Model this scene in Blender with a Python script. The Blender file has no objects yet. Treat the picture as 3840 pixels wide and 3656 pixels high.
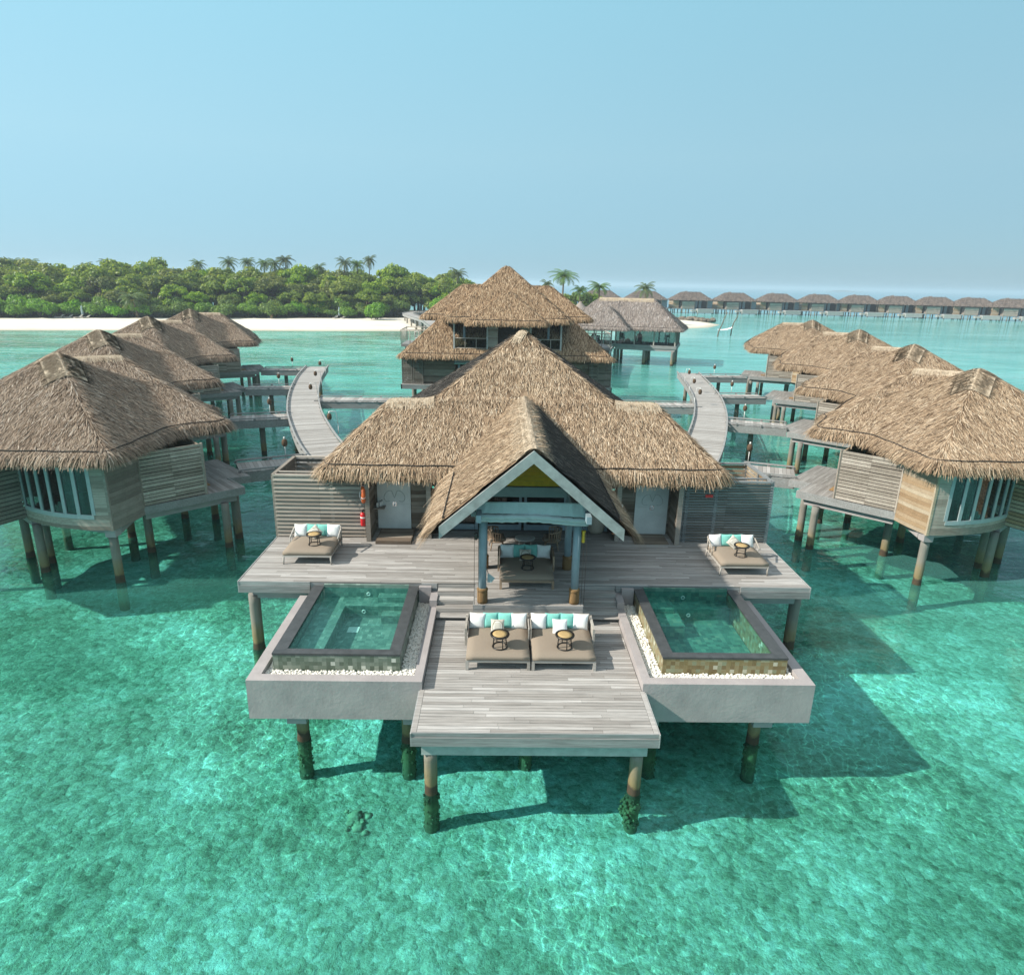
import bpy, math, random
import numpy as np
from mathutils import Vector
random.seed(11)
rng = np.random.default_rng(11)
S = bpy.context.scene
COL = S.collection
R = math.radians

# ------------------------------------------------------------------ camera
cd = bpy.data.cameras.new('camera')
cam = bpy.data.objects.new('camera', cd)
COL.objects.link(cam)
cd.sensor_fit = 'HORIZONTAL'
cd.sensor_width = 36.0
cd.lens = 2492.4 / 3840 * 36.0
cd.clip_start = 0.2
cd.clip_end = 30000
PITCH, ROLL, YAW = 0.2990733, 0.0209209, -0.0203999
def cam_axes():
    cp, sp = math.cos(PITCH), math.sin(PITCH)
    f, u, r = np.array([0, cp, -sp]), np.array([0, sp, cp]), np.array([1., 0, 0])
    cy, sy = math.cos(YAW), math.sin(YAW)
    Z = np.array([[cy, -sy, 0], [sy, cy, 0], [0, 0, 1]])
    f, u, r = Z @ f, Z @ u, Z @ r
    cr, sr = math.cos(ROLL), math.sin(ROLL)
    return cr * r + sr * u, -sr * r + cr * u, f
_r, _u, _f = cam_axes()
from mathutils import Matrix
cam.matrix_world = Matrix(((_r[0], _u[0], -_f[0], -0.943), (_r[1], _u[1], -_f[1], 0.0),
                           (_r[2], _u[2], -_f[2], 12.0), (0, 0, 0, 1)))
S.camera = cam

# ------------------------------------------------------------------ light
SUN_EL, SUN_AZ = R(37.0), math.atan2(-0.235, -0.972)   # towards the sun
sun_dir = Vector((math.cos(SUN_EL) * math.cos(SUN_AZ), math.cos(SUN_EL) * math.sin(SUN_AZ), math.sin(SUN_EL)))
sl = bpy.data.lights.new('sun', 'SUN')
sl.energy = 5.0
sl.angle = R(0.6)
sl.color = (1.0, 0.93, 0.82)
so = bpy.data.objects.new('sun', sl)
so.rotation_euler = sun_dir.to_track_quat('Z', 'Y').to_euler()
so.location = (0, 0, 60)
COL.objects.link(so)

W = bpy.data.worlds.new('World')
S.world = W
W.use_nodes = True
wn = W.node_tree
for n in list(wn.nodes):
    wn.nodes.remove(n)
out = wn.nodes.new('ShaderNodeOutputWorld')
bg = wn.nodes.new('ShaderNodeBackground')
sky = wn.nodes.new('ShaderNodeTexSky')
sky.sky_type = 'NISHITA'
sky.sun_disc = False
sky.sun_elevation = SUN_EL
sky.sun_rotation = math.pi / 2 - SUN_AZ
sky.altitude = 0
sky.air_density = 1.0
sky.dust_density = 0.2
sky.ozone_density = 1.0
bg.inputs['Strength'].default_value = 0.078
# humid tropical sky: the clear-sky model blended with a blue haze that pales a little towards the horizon
tcw = wn.nodes.new('ShaderNodeTexCoord')
spw = wn.nodes.new('ShaderNodeSeparateXYZ')
wn.links.new(tcw.outputs['Generated'], spw.inputs[0])
rw = wn.nodes.new('ShaderNodeValToRGB')
for e_, (p_, c_) in zip([rw.color_ramp.elements[0], rw.color_ramp.elements[1], rw.color_ramp.elements.new(.12), rw.color_ramp.elements.new(.3)],
                        ((0.0, (.285, .55, .72, 1)), (.7, (.33, .40, .47, 1)), (.16, (.375, .665, .80, 1)), (.36, (.34, .70, .86, 1)))):  # highest stop, out of view, greyed and dimmed to lower ambient light
    e_.position = p_; e_.color = c_
wn.links.new(spw.outputs[2], rw.inputs[0])
sc_ = wn.nodes.new('ShaderNodeVectorMath'); sc_.operation = 'SCALE'; 
lx_ = wn.nodes.new('ShaderNodeMath'); lx_.operation = 'MULTIPLY_ADD'; lx_.inputs[1].default_value = -2.3; lx_.inputs[2].default_value = 9.7   # brighter towards the sun's side
wn.links.new(spw.outputs[0], lx_.inputs[0]); wn.links.new(lx_.outputs[0], sc_.inputs[3])
wn.links.new(rw.outputs[0], sc_.inputs[0])
mxw = wn.nodes.new('ShaderNodeMix'); mxw.data_type = 'RGBA'; mxw.inputs[0].default_value = .85
wn.links.new(sky.outputs[0], mxw.inputs[6]); wn.links.new(sc_.outputs[0], mxw.inputs[7])
wn.links.new(mxw.outputs[2], bg.inputs[0])
wn.links.new(bg.outputs[0], out.inputs[0])

S.view_settings.view_transform = 'Standard'
S.view_settings.look = 'None'
S.view_settings.exposure = 0.48
S.view_settings.gamma = 1.0
S.view_settings.use_curve_mapping = False
S.cycles.max_bounces = 8
S.cycles.diffuse_bounces = 3
S.cycles.glossy_bounces = 3
S.cycles.transmission_bounces = 4
S.cycles.transparent_max_bounces = 10
S.cycles.caustics_reflective = False
S.cycles.caustics_refractive = False
S.cycles.sample_clamp_indirect = 4.0

# ------------------------------------------------------------------ node helpers
class NT:
    def __init__(s, name):
        s.m = bpy.data.materials.new(name)
        s.m.use_nodes = True
        s.t = s.m.node_tree
        for n in list(s.t.nodes):
            s.t.nodes.remove(n)
        s.out = s.n('ShaderNodeOutputMaterial')
    def n(s, typ, props=None, **ins):
        nd = s.t.nodes.new(typ)
        for k, v in (props or {}).items():
            setattr(nd, k, v)
        for k, v in ins.items():
            s.set(nd, k, v)
        return nd
    def set(s, nd, k, v):
        if isinstance(k, str) and k.startswith('i') and k[1:].isdigit():
            sk = nd.inputs[int(k[1:])]
        else:
            sk = nd.inputs[k.replace('_', ' ')]
        if hasattr(v, 'is_output') or isinstance(v, bpy.types.NodeSocket):
            s.t.links.new(v, sk)
        elif isinstance(v, (tuple, list)):
            sk.default_value = tuple(v) + ((1.0,) if len(v) == 3 and sk.type == 'RGBA' else ())
        else:
            sk.default_value = v
    def geo(s):
        return s.n('ShaderNodeNewGeometry').outputs['Position']
    def obj(s):
        return s.n('ShaderNodeTexCoord').outputs['Object']
    def rnd(s):
        return s.n('ShaderNodeAttribute', {'attribute_name': 'rnd'}).outputs['Fac']
    def map(s, vec, scale=(1, 1, 1), rot=(0, 0, 0), loc=(0, 0, 0)):
        return s.n('ShaderNodeMapping', Vector=vec, Scale=scale, Rotation=rot, Location=loc).outputs[0]
    def noise(s, vec, scale, detail=4.0, rough=0.55, dist=0.0, out='Fac'):
        return s.n('ShaderNodeTexNoise', Vector=vec, Scale=scale, Detail=detail, Roughness=rough, Distortion=dist).outputs[out]
    def ramp(s, fac, stops, interp='LINEAR'):
        nd = s.n('ShaderNodeValToRGB', Fac=fac)
        cr = nd.color_ramp
        cr.interpolation = interp
        while len(cr.elements) < len(stops):
            cr.elements.new(0.5)
        for e, (p, c) in zip(cr.elements, stops):
            e.position = p
            e.color = tuple(c) + (1.0,) if len(c) == 3 else c
        return nd.outputs[0]
    def math(s, op, a, b=0.0, c=0.0, clamp=False):
        return s.n('ShaderNodeMath', {'operation': op, 'use_clamp': clamp}, i0=a, i1=b, i2=c).outputs[0]
    def mix(s, fac, a, b, blend='MIX'):
        nd = s.n('ShaderNodeMix', {'data_type': 'RGBA', 'blend_type': blend})
        s.set(nd, 'i0', fac); s.set(nd, 'i6', a); s.set(nd, 'i7', b)
        return nd.outputs[2]
    def bump(s, h, strength=0.5, dist=0.02):
        return s.n('ShaderNodeBump', Height=h, Strength=strength, Distance=dist).outputs[0]
    def mr(s, v, a, b, c, d):
        return s.n('ShaderNodeMapRange', {'clamp': True}, i0=v, i1=a, i2=b, i3=c, i4=d).outputs[0]
    def bsdf(s, col, rough=0.7, normal=None, spec=0.3, metal=0.0, **kw):
        b = s.n('ShaderNodeBsdfPrincipled')
        s.set(b, 'Base_Color', col); s.set(b, 'Roughness', rough)
        s.set(b, 'Specular_IOR_Level', spec); s.set(b, 'Metallic', metal)
        for k, v in kw.items():
            s.set(b, k, v)
        if normal is not None:
            s.set(b, 'Normal', normal)
        s.t.links.new(b.outputs[0], s.out.inputs[0])
        return b

def m_plain(name, col, rough=0.6, spec=0.3, var=0.12, scale=6.0, bump=0.0, metal=0.0):
    t = NT(name)
    n = t.noise(t.obj(), scale, 5.0, 0.6)
    dark = tuple(c * (1 - var) for c in col); lite = tuple(min(1, c * (1 + var)) for c in col)
    c = t.ramp(n, [(0.3, dark), (0.7, lite)])
    t.bsdf(c, rough, t.bump(n, bump, 0.02) if bump else None, spec, metal)
    return t.m

def m_wood(name, ang, stops, grain=0.7, rough=0.75, mott=0.35, damp=0.0):
    """weathered boards: a tint per board from 'rnd', grain along the direction ang"""
    t = NT(name)
    v = t.map(t.obj(), rot=(0, 0, -ang))
    base = t.ramp(t.rnd(), stops)
    g = t.noise(t.map(v, scale=(1.2, 26, 26)), 1.0, 6.0, 0.65)
    mo = t.noise(t.map(v, scale=(0.5, 2.2, 2.2)), 1.0, 4.0, 0.6)
    c = t.mix(t.mr(g, 0.3, 0.7, 0.0, 1.0), t.mix(1.0, base, (1 - grain * .55,) * 3, 'MULTIPLY'), t.mix(1.0, base, (1 + grain * .25,) * 3, 'MULTIPLY'))
    c = t.mix(t.mr(mo, 0.35, 0.75, 0.0, mott), c, t.mix(1.0, c, (0.62, 0.58, 0.54), 'MULTIPLY'))
    nz = t.n('ShaderNodeNewGeometry').outputs['Position']
    t.bsdf(c, rough, t.bump(g, 0.35, 0.01), 0.25)
    return t.m

GREY = [(0.0, (.29, .272, .255)), (0.3, (.35, .332, .314)), (0.65, (.40, .383, .365)), (1.0, (.50, .485, .468))]
GREYB = [(0.0, (.25, .255, .255)), (0.5, (.33, .335, .335)), (1.0, (.43, .435, .43))]
BROWNG = [(0.0, (.13, .095, .07)), (0.4, (.20, .155, .115)), (0.75, (.25, .205, .16)), (1.0, (.33, .28, .23))]
TEAK = [(0.0, (.30, .20, .115)), (0.4, (.40, .285, .175)), (0.7, (.42, .34, .25)), (1.0, (.50, .42, .31))]
SLATG = [(0.0, (.26, .225, .19)), (0.5, (.37, .325, .28)), (1.0, (.49, .44, .385))]
M = {}
M['deck'] = m_wood('deck_boards_weathered', 0.0, GREY)
M['deckd'] = m_wood('deck_boards_diagonal', R(132), [(p, tuple(x * .8 for x in c)) for p, c in GREY])
M['deckd2'] = m_wood('deck_boards_diagonal_other', R(48), [(p, tuple(x * .8 for x in c)) for p, c in GREY])
M['fascia'] = m_wood('fascia_boards', 0.0, GREYB, mott=.5)
M['plank'] = m_wood('brown_planks', 0.0, BROWNG)
M['teak'] = m_wood('teak_planks', 0.0, TEAK, mott=.5)
M['slat'] = m_wood('grey_slats', 0.0, SLATG, mott=.45)
M['slatd'] = m_wood('dark_slats', 0.0, [(p, tuple(x * .62 for x in c)) for p, c in SLATG], mott=.45)
M['slatb'] = m_wood('bluish_slats', 0.0, [(0.0, (.17, .18, .185)), (0.5, (.23, .245, .25)), (1.0, (.31, .325, .33))], mott=.3)
M['furn'] = m_wood('furniture_teak_grey', 0.0, [(0, (.36, .33, .29)), (1, (.50, .47, .43))])
M['chair'] = m_wood('chair_teak', R(90), [(0, (.30, .21, .14)), (1, (.42, .31, .22))])
M['blue'] = m_plain('blue_grey_paint', (.215, .295, .34), .55, .3, .10, 3.0)
M['bluel'] = m_plain('pale_blue_grey_paint', (.41, .425, .41), .6, .3, .18, 4.0, .15)
M['frame'] = m_plain('window_frame_paint', (.34, .40, .41), .5, .3, .08)
M['yellow'] = m_plain('yellow_louvres', (.85, .58, .06), .6, .3, .12)
M['white'] = m_plain('white_paint', (.72, .72, .70), .5, .3, .05)
M['cord'] = m_plain('dark_rope', (.035, .032, .030), .8, .2, .2)
M['dark'] = m_plain('dark_interior', (.035, .030, .026), .8, .2, .3)  # shade of unlit interiors put into the colour
M['black'] = m_plain('black_lacquer', (.018, .015, .013), .35, .5, .2)
M['linen'] = m_plain('taupe_cushion_cloth', (.26, .215, .17), .9, .1, .06, 30.0, .1)
M['pillow'] = m_plain('white_pillow_cloth', (.80, .80, .79), .9, .1, .04, 12.0, .15)
M['aqua'] = m_plain('aqua_pillow_cloth', (.20, .52, .46), .9, .1, .06, 12.0, .15)
M['red'] = m_plain('red_enamel', (.62, .02, .025), .3, .5, .08)
M['orange'] = m_plain('orange_ring', (.60, .12, .03), .5, .4, .1)
M['chrome'] = m_plain('chrome', (.75, .76, .78), .18, .5, .03, 5.0, 0.0, 1.0)
M['sail'] = m_plain('blue_grey_canvas', (.33, .42, .43), .85, .1, .1, 3.0, .1)
M['wicker'] = m_plain('dark_wicker', (.10, .065, .04), .8, .2, .35, 60.0, .5)
M['basket'] = m_plain('pale_wicker', (.45, .40, .32), .85, .2, .3, 60.0, .5)
M['stone_top'] = m_plain('terrazzo_top', (.50, .50, .47), .5, .3, .12, 25.0)
M['barge'] = m_plain('barge_board_paint', (.27, .295, .295), .65, .3, .25, 3.5, .2)
M['coping'] = m_plain('dark_slate_coping', (.055, .058, .06), .45, .4, .25, 5.0, .1)
M['pebble'] = m_plain('white_pebbles', (.74, .72, .66), .7, .3, .10, 8.0)
M['rock'] = m_plain('grey_brown_rock', (.16, .135, .105), .9, .2, .45, 1.2, .8)
M['coral'] = m_plain('coral_rock', (.30, .29, .19), .9, .1, .5, 5.0, .9)
M['shower'] = m_plain('pale_shower_render', (.58, .60, .58), .7, .25, .10, 1.6, .1)
M['greyp'] = m_plain('grey_render', (.36, .37, .36), .8, .2, .12, 1.5)

def m_concrete():
    t = NT('lilac_grey_render')
    p = t.obj()
    n = t.noise(p, 1.3, 6.0, 0.6)
    f = t.noise(p, 11.0, 5.0, 0.6)
    c = t.ramp(n, [(0.25, (.285, .262, .262)), (0.55, (.345, .318, .315)), (0.8, (.405, .37, .36))])
    streak = t.noise(t.map(p, scale=(5, 5, .35)), 1.0, 4.0, .6)
    c = t.mix(t.mr(streak, .55, .8, 0, .35), c, (.24, .215, .20))
    t.bsdf(c, .85, t.bump(t.math('ADD', n, t.math('MULTIPLY', f, .4)), .35, .05), .2)
    return t.m
M['concrete'] = m_concrete()

def m_pile():
    t = NT('concrete_pile_stained')
    p = t.geo()
    z = t.n('ShaderNodeSeparateXYZ', Vector=p).outputs[2]
    n = t.noise(p, 2.2, 5.0, .6)
    n2 = t.noise(t.map(p, scale=(9, 9, 1.5)), 1.0, 4.0, .6)
    zz = t.math('ADD', z, t.math('MULTIPLY', t.math('SUBTRACT', n, .5), .55))
    c = t.ramp(t.mr(zz, -1.2, 2.4, 0, 1), [(0.0, (.12, .12, .075)), (0.22, (.17, .15, .075)), (0.335, (.075, .055, .035)),
                                         (0.40, (.07, .052, .038)), (0.425, (.21, .165, .085)), (0.52, (.24, .20, .125)), (0.64, (.23, .215, .185)), (1.0, (.20, .195, .18))])
    c = t.mix(t.mr(n2, .45, .75, 0, .5), c, t.mix(1.0, c, (.5, .48, .45), 'MULTIPLY'))
    t.bsdf(c, .85, t.bump(t.noise(p, 9.0, 5.0, .6), .4, .03), .2)
    return t.m
M['pile'] = m_pile()

def m_tile(name, cols, size, mortar):
    t = NT(name)
    v = t.map(t.obj(), scale=(1 / size,) * 3, loc=(.037, .053, .021))
    fl = t.n('ShaderNodeVectorMath', {'operation': 'FLOOR'}, i0=v).outputs[0]
    wn_ = t.n('ShaderNodeTexWhiteNoise', {'noise_dimensions': '3D'}, Vector=fl).outputs[0]
    c = t.ramp(wn_, cols)
    c = t.mix(t.mr(t.noise(t.obj(), 20, 4, .6), .3, .7, 0, .4), c, t.mix(1.0, c, (.7, .7, .7), 'MULTIPLY'))
    t.bsdf(c, .35, None, .4)
    return t.m
GT = [(0.0, (.085, .115, .085)), (.3, (.125, .165, .125)), (.6, (.165, .205, .165)), (.85, (.215, .25, .205)), (.96, (.27, .30, .25)), (1.0, (.62, .65, .58))]
GO = [(0.0, (.16, .12, .055)), (.3, (.22, .175, .08)), (.6, (.26, .225, .125)), (.85, (.22, .25, .16)), (.97, (.34, .33, .22)), (1.0, (.60, .60, .50))]
M['tileg'] = m_tile('green_sukabumi_tile', GT, .115, .05)
M['tileo'] = m_tile('ochre_green_tile', GO, .115, .05)
M['tilepd'] = m_tile('darkened_pool_floor_tile', [(0.0, (.045, .12, .095)), (.4, (.07, .185, .145)), (.8, (.10, .24, .185)), (1.0, (.16, .27, .20))], .13, .05)  # deeper water, shade and roof reflection put into a darker tile colour
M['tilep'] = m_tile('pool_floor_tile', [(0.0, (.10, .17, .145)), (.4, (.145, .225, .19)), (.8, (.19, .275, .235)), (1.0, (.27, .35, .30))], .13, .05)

def m_thatch(name, stops, lowf):
    t = NT(name)
    p = t.obj()
    n = t.noise(p, .55, 4.0, .6)
    c = t.ramp(t.rnd(), stops)
    c = t.mix(t.mr(n, .3, .72, 0, lowf), c, t.mix(1.0, c, (.70, .64, .60), 'MULTIPLY'))
    t.bsdf(c, .85, None, .18)
    return t.m
TH = [(0.0, (.055, .036, .024)), (.2, (.175, .118, .076)), (.5, (.385, .278, .182)), (.8, (.56, .43, .30)), (1.0, (.78, .665, .515))]
M['thatch'] = m_thatch('straw_thatch', TH, .55)
M['thatchg'] = m_thatch('greyed_thatch', [(p, (c[0] * .82, c[1] * .86, c[2] * .96)) for p, c in TH], .6)
M['thatchr'] = m_thatch('russet_thatch', [(p, (c[0] * .93, c[1] * .87, c[2] * .80)) for p, c in TH], .5)
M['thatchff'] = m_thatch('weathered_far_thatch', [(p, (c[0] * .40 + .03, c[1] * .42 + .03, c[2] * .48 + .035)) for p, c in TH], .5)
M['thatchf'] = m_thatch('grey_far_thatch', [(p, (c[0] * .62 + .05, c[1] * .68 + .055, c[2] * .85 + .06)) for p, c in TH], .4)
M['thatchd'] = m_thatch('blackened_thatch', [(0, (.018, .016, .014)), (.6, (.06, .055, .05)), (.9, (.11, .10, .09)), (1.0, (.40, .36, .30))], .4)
M['cap'] = m_thatch('straw_ridge_cap', [(0, (.35, .275, .195)), (1.0, (.54, .45, .34))], .4)

def m_ropebind():
    t = NT('ochre_rope_binding')
    v = t.obj()
    w = t.n('ShaderNodeTexWave', {'wave_type': 'BANDS', 'bands_direction': 'Z'}, Vector=v, Scale=26.0, Distortion=.6).outputs['Fac']
    c = t.ramp(w, [(0, (.16, .09, .04)), (1, (.42, .27, .13))])
    t.bsdf(c, .9, t.bump(w, .6, .02), .1)
    return t.m
M['binding'] = m_ropebind()

def m_pattern():
    t = NT('patterned_pillow_cloth')
    v = t.obj()
    w1 = t.n('ShaderNodeTexWave', {'bands_direction': 'X'}, Vector=v, Scale=12.0).outputs['Fac']
    w2 = t.n('ShaderNodeTexWave', {'bands_direction': 'Y'}, Vector=v, Scale=12.0).outputs['Fac']
    ch = t.n('ShaderNodeTexChecker', Vector=t.map(v, loc=(.5, .5, .5)), Scale=5.0).outputs['Fac']
    f = t.n('ShaderNodeMix', {'data_type': 'FLOAT'}, i0=ch, i2=w1, i3=w2).outputs[0]
    c = t.ramp(f, [(.35, (.33, .30, .24)), (.6, (.68, .66, .60))])
    t.bsdf(c, .9, None, .1)
    return t.m
M['pattern'] = m_pattern()

def m_wickertop():
    t = NT('woven_rattan_top')
    v = t.obj()
    w = t.n('ShaderNodeTexWave', {'wave_type': 'RINGS', 'rings_direction': 'Z'}, Vector=v, Scale=16.0, Distortion=1.5, Detail=2.0).outputs['Fac']
    c = t.ramp(w, [(0, (.22, .13, .05)), (.6, (.46, .33, .15)), (1, (.60, .46, .24))])
    t.bsdf(c, .7, None, .2)
    return t.m
M['rattan'] = m_wickertop()

def m_glass():
    t = NT('window_glass')
    tr = t.n('ShaderNodeBsdfTransparent', Color=(.42, .50, .48)).outputs[0]
    gl = t.n('ShaderNodeBsdfGlossy', Roughness=.03, Color=(.9, .95, 1)).outputs[0]
    lw = t.n('ShaderNodeLayerWeight', Blend=.5).outputs['Facing']
    mx = t.n('ShaderNodeMixShader', i0=t.math('MULTIPLY_ADD', t.math('POWER', lw, 4.0), .8, .05), i1=tr, i2=gl)
    t.t.links.new(mx.outputs[0], t.out.inputs[0])
    return t.m
M['glass'] = m_glass()

# water: a tinted clear layer, a share of light scattered back by the water itself, and a rippled mirror
def m_water(name, tint, body, f0, f1, ripple, caustic, pool=False):
    t = NT(name)
    p = t.geo()
    # ripples
    r1 = t.noise(t.map(p, scale=(1.0, 1.35, 1.0)), 1.15, 3.0, .55, .6)
    r2 = t.noise(t.map(p, scale=(.7, 1.9, 1.0)), .32, 3.0, .5, .4)
    hgt = t.math('ADD', t.math('MULTIPLY', r1, .35), r2)
    nrm = t.bump(hgt, ripple, .35)
    lw = t.n('ShaderNodeLayerWeight', Blend=.5).outputs['Facing']
    # ripple caustics painted into the clear layer's tint as a web of brighter lines
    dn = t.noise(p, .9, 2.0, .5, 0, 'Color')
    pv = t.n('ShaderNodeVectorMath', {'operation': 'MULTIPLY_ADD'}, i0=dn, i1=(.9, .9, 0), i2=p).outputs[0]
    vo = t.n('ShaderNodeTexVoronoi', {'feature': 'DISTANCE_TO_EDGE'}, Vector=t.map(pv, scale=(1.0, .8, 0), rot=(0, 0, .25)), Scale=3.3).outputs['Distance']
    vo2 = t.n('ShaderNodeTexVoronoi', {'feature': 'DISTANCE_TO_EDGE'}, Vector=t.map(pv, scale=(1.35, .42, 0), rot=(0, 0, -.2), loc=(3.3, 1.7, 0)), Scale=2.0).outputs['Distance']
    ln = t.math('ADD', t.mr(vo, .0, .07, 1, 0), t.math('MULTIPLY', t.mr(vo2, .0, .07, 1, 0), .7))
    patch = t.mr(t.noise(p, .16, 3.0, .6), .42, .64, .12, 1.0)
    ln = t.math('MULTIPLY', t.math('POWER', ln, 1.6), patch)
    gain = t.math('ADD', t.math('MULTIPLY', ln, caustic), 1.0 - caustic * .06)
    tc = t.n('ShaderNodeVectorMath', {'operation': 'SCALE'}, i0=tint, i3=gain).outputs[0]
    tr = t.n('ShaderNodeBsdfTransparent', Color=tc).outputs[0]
    if pool:
        bc = body
        f = t.mr(lw, .2, .95, f0, f1)
    else:
        sp = t.n('ShaderNodeSeparateXYZ', Vector=p)
        big = t.noise(t.map(p, scale=(.014, .034, 0)), 1.0, 5.0, .6, .3)
        mid = t.noise(t.map(p, scale=(.05, .16, 0)), 1.0, 5.0, .62, .6)
        bb = t.math('ADD', t.math('MULTIPLY', big, .62), t.math('MULTIPLY', mid, .38))
        lagl = t.ramp(bb, [(.40, (.055, .17, .115)), (.46, (.075, .30, .225)), (.52, (.10, .47, .38)), (.60, (.20, .62, .53))])
        lagr = t.ramp(bb, [(.36, (.085, .40, .35)), (.47, (.15, .54, .50)), (.58, (.27, .66, .64))])
        lag = t.mix(t.mr(sp.outputs[0], -5, 35, 0, 1), lagl, lagr)
        dist = t.math('ADD', sp.outputs[1], t.math('MULTIPLY', t.math('ABSOLUTE', sp.outputs[0]), .25))
        bc = t.mix(t.mr(dist, 350, 420, 0, 1), lag, (.10, .33, .47))
        f = t.math('MULTIPLY_ADD', t.math('POWER', t.mr(lw, .36, .93, 0, 1), 2.1), f1 - f0, f0)
    df = t.n('ShaderNodeBsdfDiffuse', Color=bc).outputs[0]
    bodys = t.n('ShaderNodeMixShader', i0=f, i1=tr, i2=df).outputs[0]
    gl = t.n('ShaderNodeBsdfGlossy', Roughness=.04, Normal=nrm).outputs[0]
    lwb = t.n('ShaderNodeLayerWeight', Blend=.5, Normal=nrm).outputs['Facing']
    fr = t.math('MULTIPLY_ADD', t.math('POWER', lwb, 5.0), .80, .02)
    mx = t.n('ShaderNodeMixShader', i0=fr, i1=bodys, i2=gl)
    t.t.links.new(mx.outputs[0], t.out.inputs[0])
    return t.m
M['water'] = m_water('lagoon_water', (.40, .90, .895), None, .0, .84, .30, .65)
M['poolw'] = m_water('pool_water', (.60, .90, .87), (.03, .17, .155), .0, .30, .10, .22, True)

def m_seabed():
    t = NT('coral_sand_seabed')
    p = t.geo()
    big = t.noise(t.map(p, scale=(.9, 1, 1)), .11, 4.0, .6, .4)
    mid = t.noise(t.map(p, rot=(0, 0, .35), scale=(.8, 1.25, 1)), .95, 8.0, .76, .5)
    fin = t.noise(p, 6.0, 5.0, .75, .4)
    rub = t.n('ShaderNodeTexVoronoi', {'feature': 'F1'}, Vector=t.n('ShaderNodeVectorMath', {'operation': 'MULTIPLY_ADD'}, i0=t.noise(p, 3.0, 3.0, .6, 0, 'Color'), i1=(.35, .35, 0), i2=p).outputs[0], Scale=3.6, Randomness=1.0)
    cell = t.n('ShaderNodeSeparateColor', Color=rub.outputs['Color']).outputs[0]
    grn = t.noise(t.map(p, rot=(0, 0, .35), scale=(.75, 1.2, 1)), 4.2, 7.0, .85, .3)
    k = t.math('ADD', t.math('ADD', t.math('MULTIPLY', big, .46), t.math('MULTIPLY', mid, .18)), t.math('ADD', t.math('MULTIPLY', fin, .12), t.math('MULTIPLY', grn, .24)))
    k = t.math('ADD', k, t.math('MULTIPLY', t.math('SUBTRACT', cell, .5), .05))
    yy = t.n('ShaderNodeSeparateXYZ', Vector=p).outputs[1]
    k = t.math('SUBTRACT', k, t.mr(yy, 16, 27, 0, .05))   # coral cover grows denser towards the villas
    c = t.ramp(k, [(.372, (.10, .125, .08)), (.422, (.20, .225, .145)), (.462, (.32, .34, .24)), (.502, (.45, .46, .35)), (.547, (.66, .66, .56)), (.605, (.86, .85, .78))])
    sp = t.noise(p, 5.5, 6.0, .85)
    c = t.mix(t.mr(sp, .54, .62, 0, .62), c, t.mix(1.0, c, (.42, .46, .36), 'MULTIPLY'))
    h = t.math('ADD', t.math('ADD', t.math('MULTIPLY', mid, -.5), t.math('MULTIPLY', fin, -.5)), t.math('MULTIPLY', rub.outputs['Distance'], -.35))
    t.bsdf(c, .95, t.bump(h, .9, .25), .05)
    return t.m
M['seabed'] = m_seabed()

def m_sand():
    t = NT('white_coral_sand')
    p = t.geo()
    n = t.noise(t.map(p, scale=(.2, .5, 1)), 1.0, 6.0, .6)
    z = t.n('ShaderNodeSeparateXYZ', Vector=p).outputs[2]
    c = t.ramp(n, [(.3, (.62, .56, .47)), (.6, (.72, .67, .58))])
    c = t.mix(t.mr(z, .02, .28, 1, 0), c, (.42, .38, .30))
    t.bsdf(c, .95, t.bump(t.noise(p, 1.5, 4, .6), .3, .1), .05)
    return t.m
M['sand'] = m_sand()

def m_leaf(name, stops, transl=.25, spec=.35):
    t = NT(name)
    c = t.ramp(t.rnd(), stops)
    oi = t.n('ShaderNodeObjectInfo').outputs['Random']
    hs = t.n('ShaderNodeHueSaturation', Hue=t.mr(oi, 0, 1, .478, .512), Saturation=t.mr(oi, 0, 1, .85, 1.1), Value=t.mr(oi, 0, 1, .72, 1.25), Color=c).outputs[0]
    b = t.n('ShaderNodeBsdfPrincipled', Base_Color=hs, Roughness=.5, Specular_IOR_Level=spec).outputs[0]
    tl = t.n('ShaderNodeBsdfTranslucent', Color=t.mix(1.0, hs, (1.3, 1.2, .6), 'MULTIPLY')).outputs[0]
    mx = t.n('ShaderNodeMixShader', i0=transl, i1=b, i2=tl)
    t.t.links.new(mx.outputs[0], t.out.inputs[0])
    return t.m
M['leaf'] = m_leaf('broad_leaves', [(0, (.05, .105, .018)), (.35, (.15, .245, .028)), (.7, (.29, .38, .040)), (1, (.42, .48, .075))], .4)
M['bush'] = m_leaf('bush_leaves', [(0, (.055, .14, .018)), (.4, (.14, .30, .03)), (.8, (.24, .44, .045)), (1, (.33, .52, .08))], .4)
M['palm'] = m_leaf('palm_leaves', [(0, (.04, .085, .025)), (.4, (.085, .15, .04)), (.8, (.17, .23, .06)), (1, (.34, .30, .10))])
M['bark'] = m_plain('grey_bark', (.16, .125, .09), .9, .1, .35, 4.0, .5)
M['ground'] = m_plain('leaf_litter', (.09, .075, .045), .95, .05, .4, .5)

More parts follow.
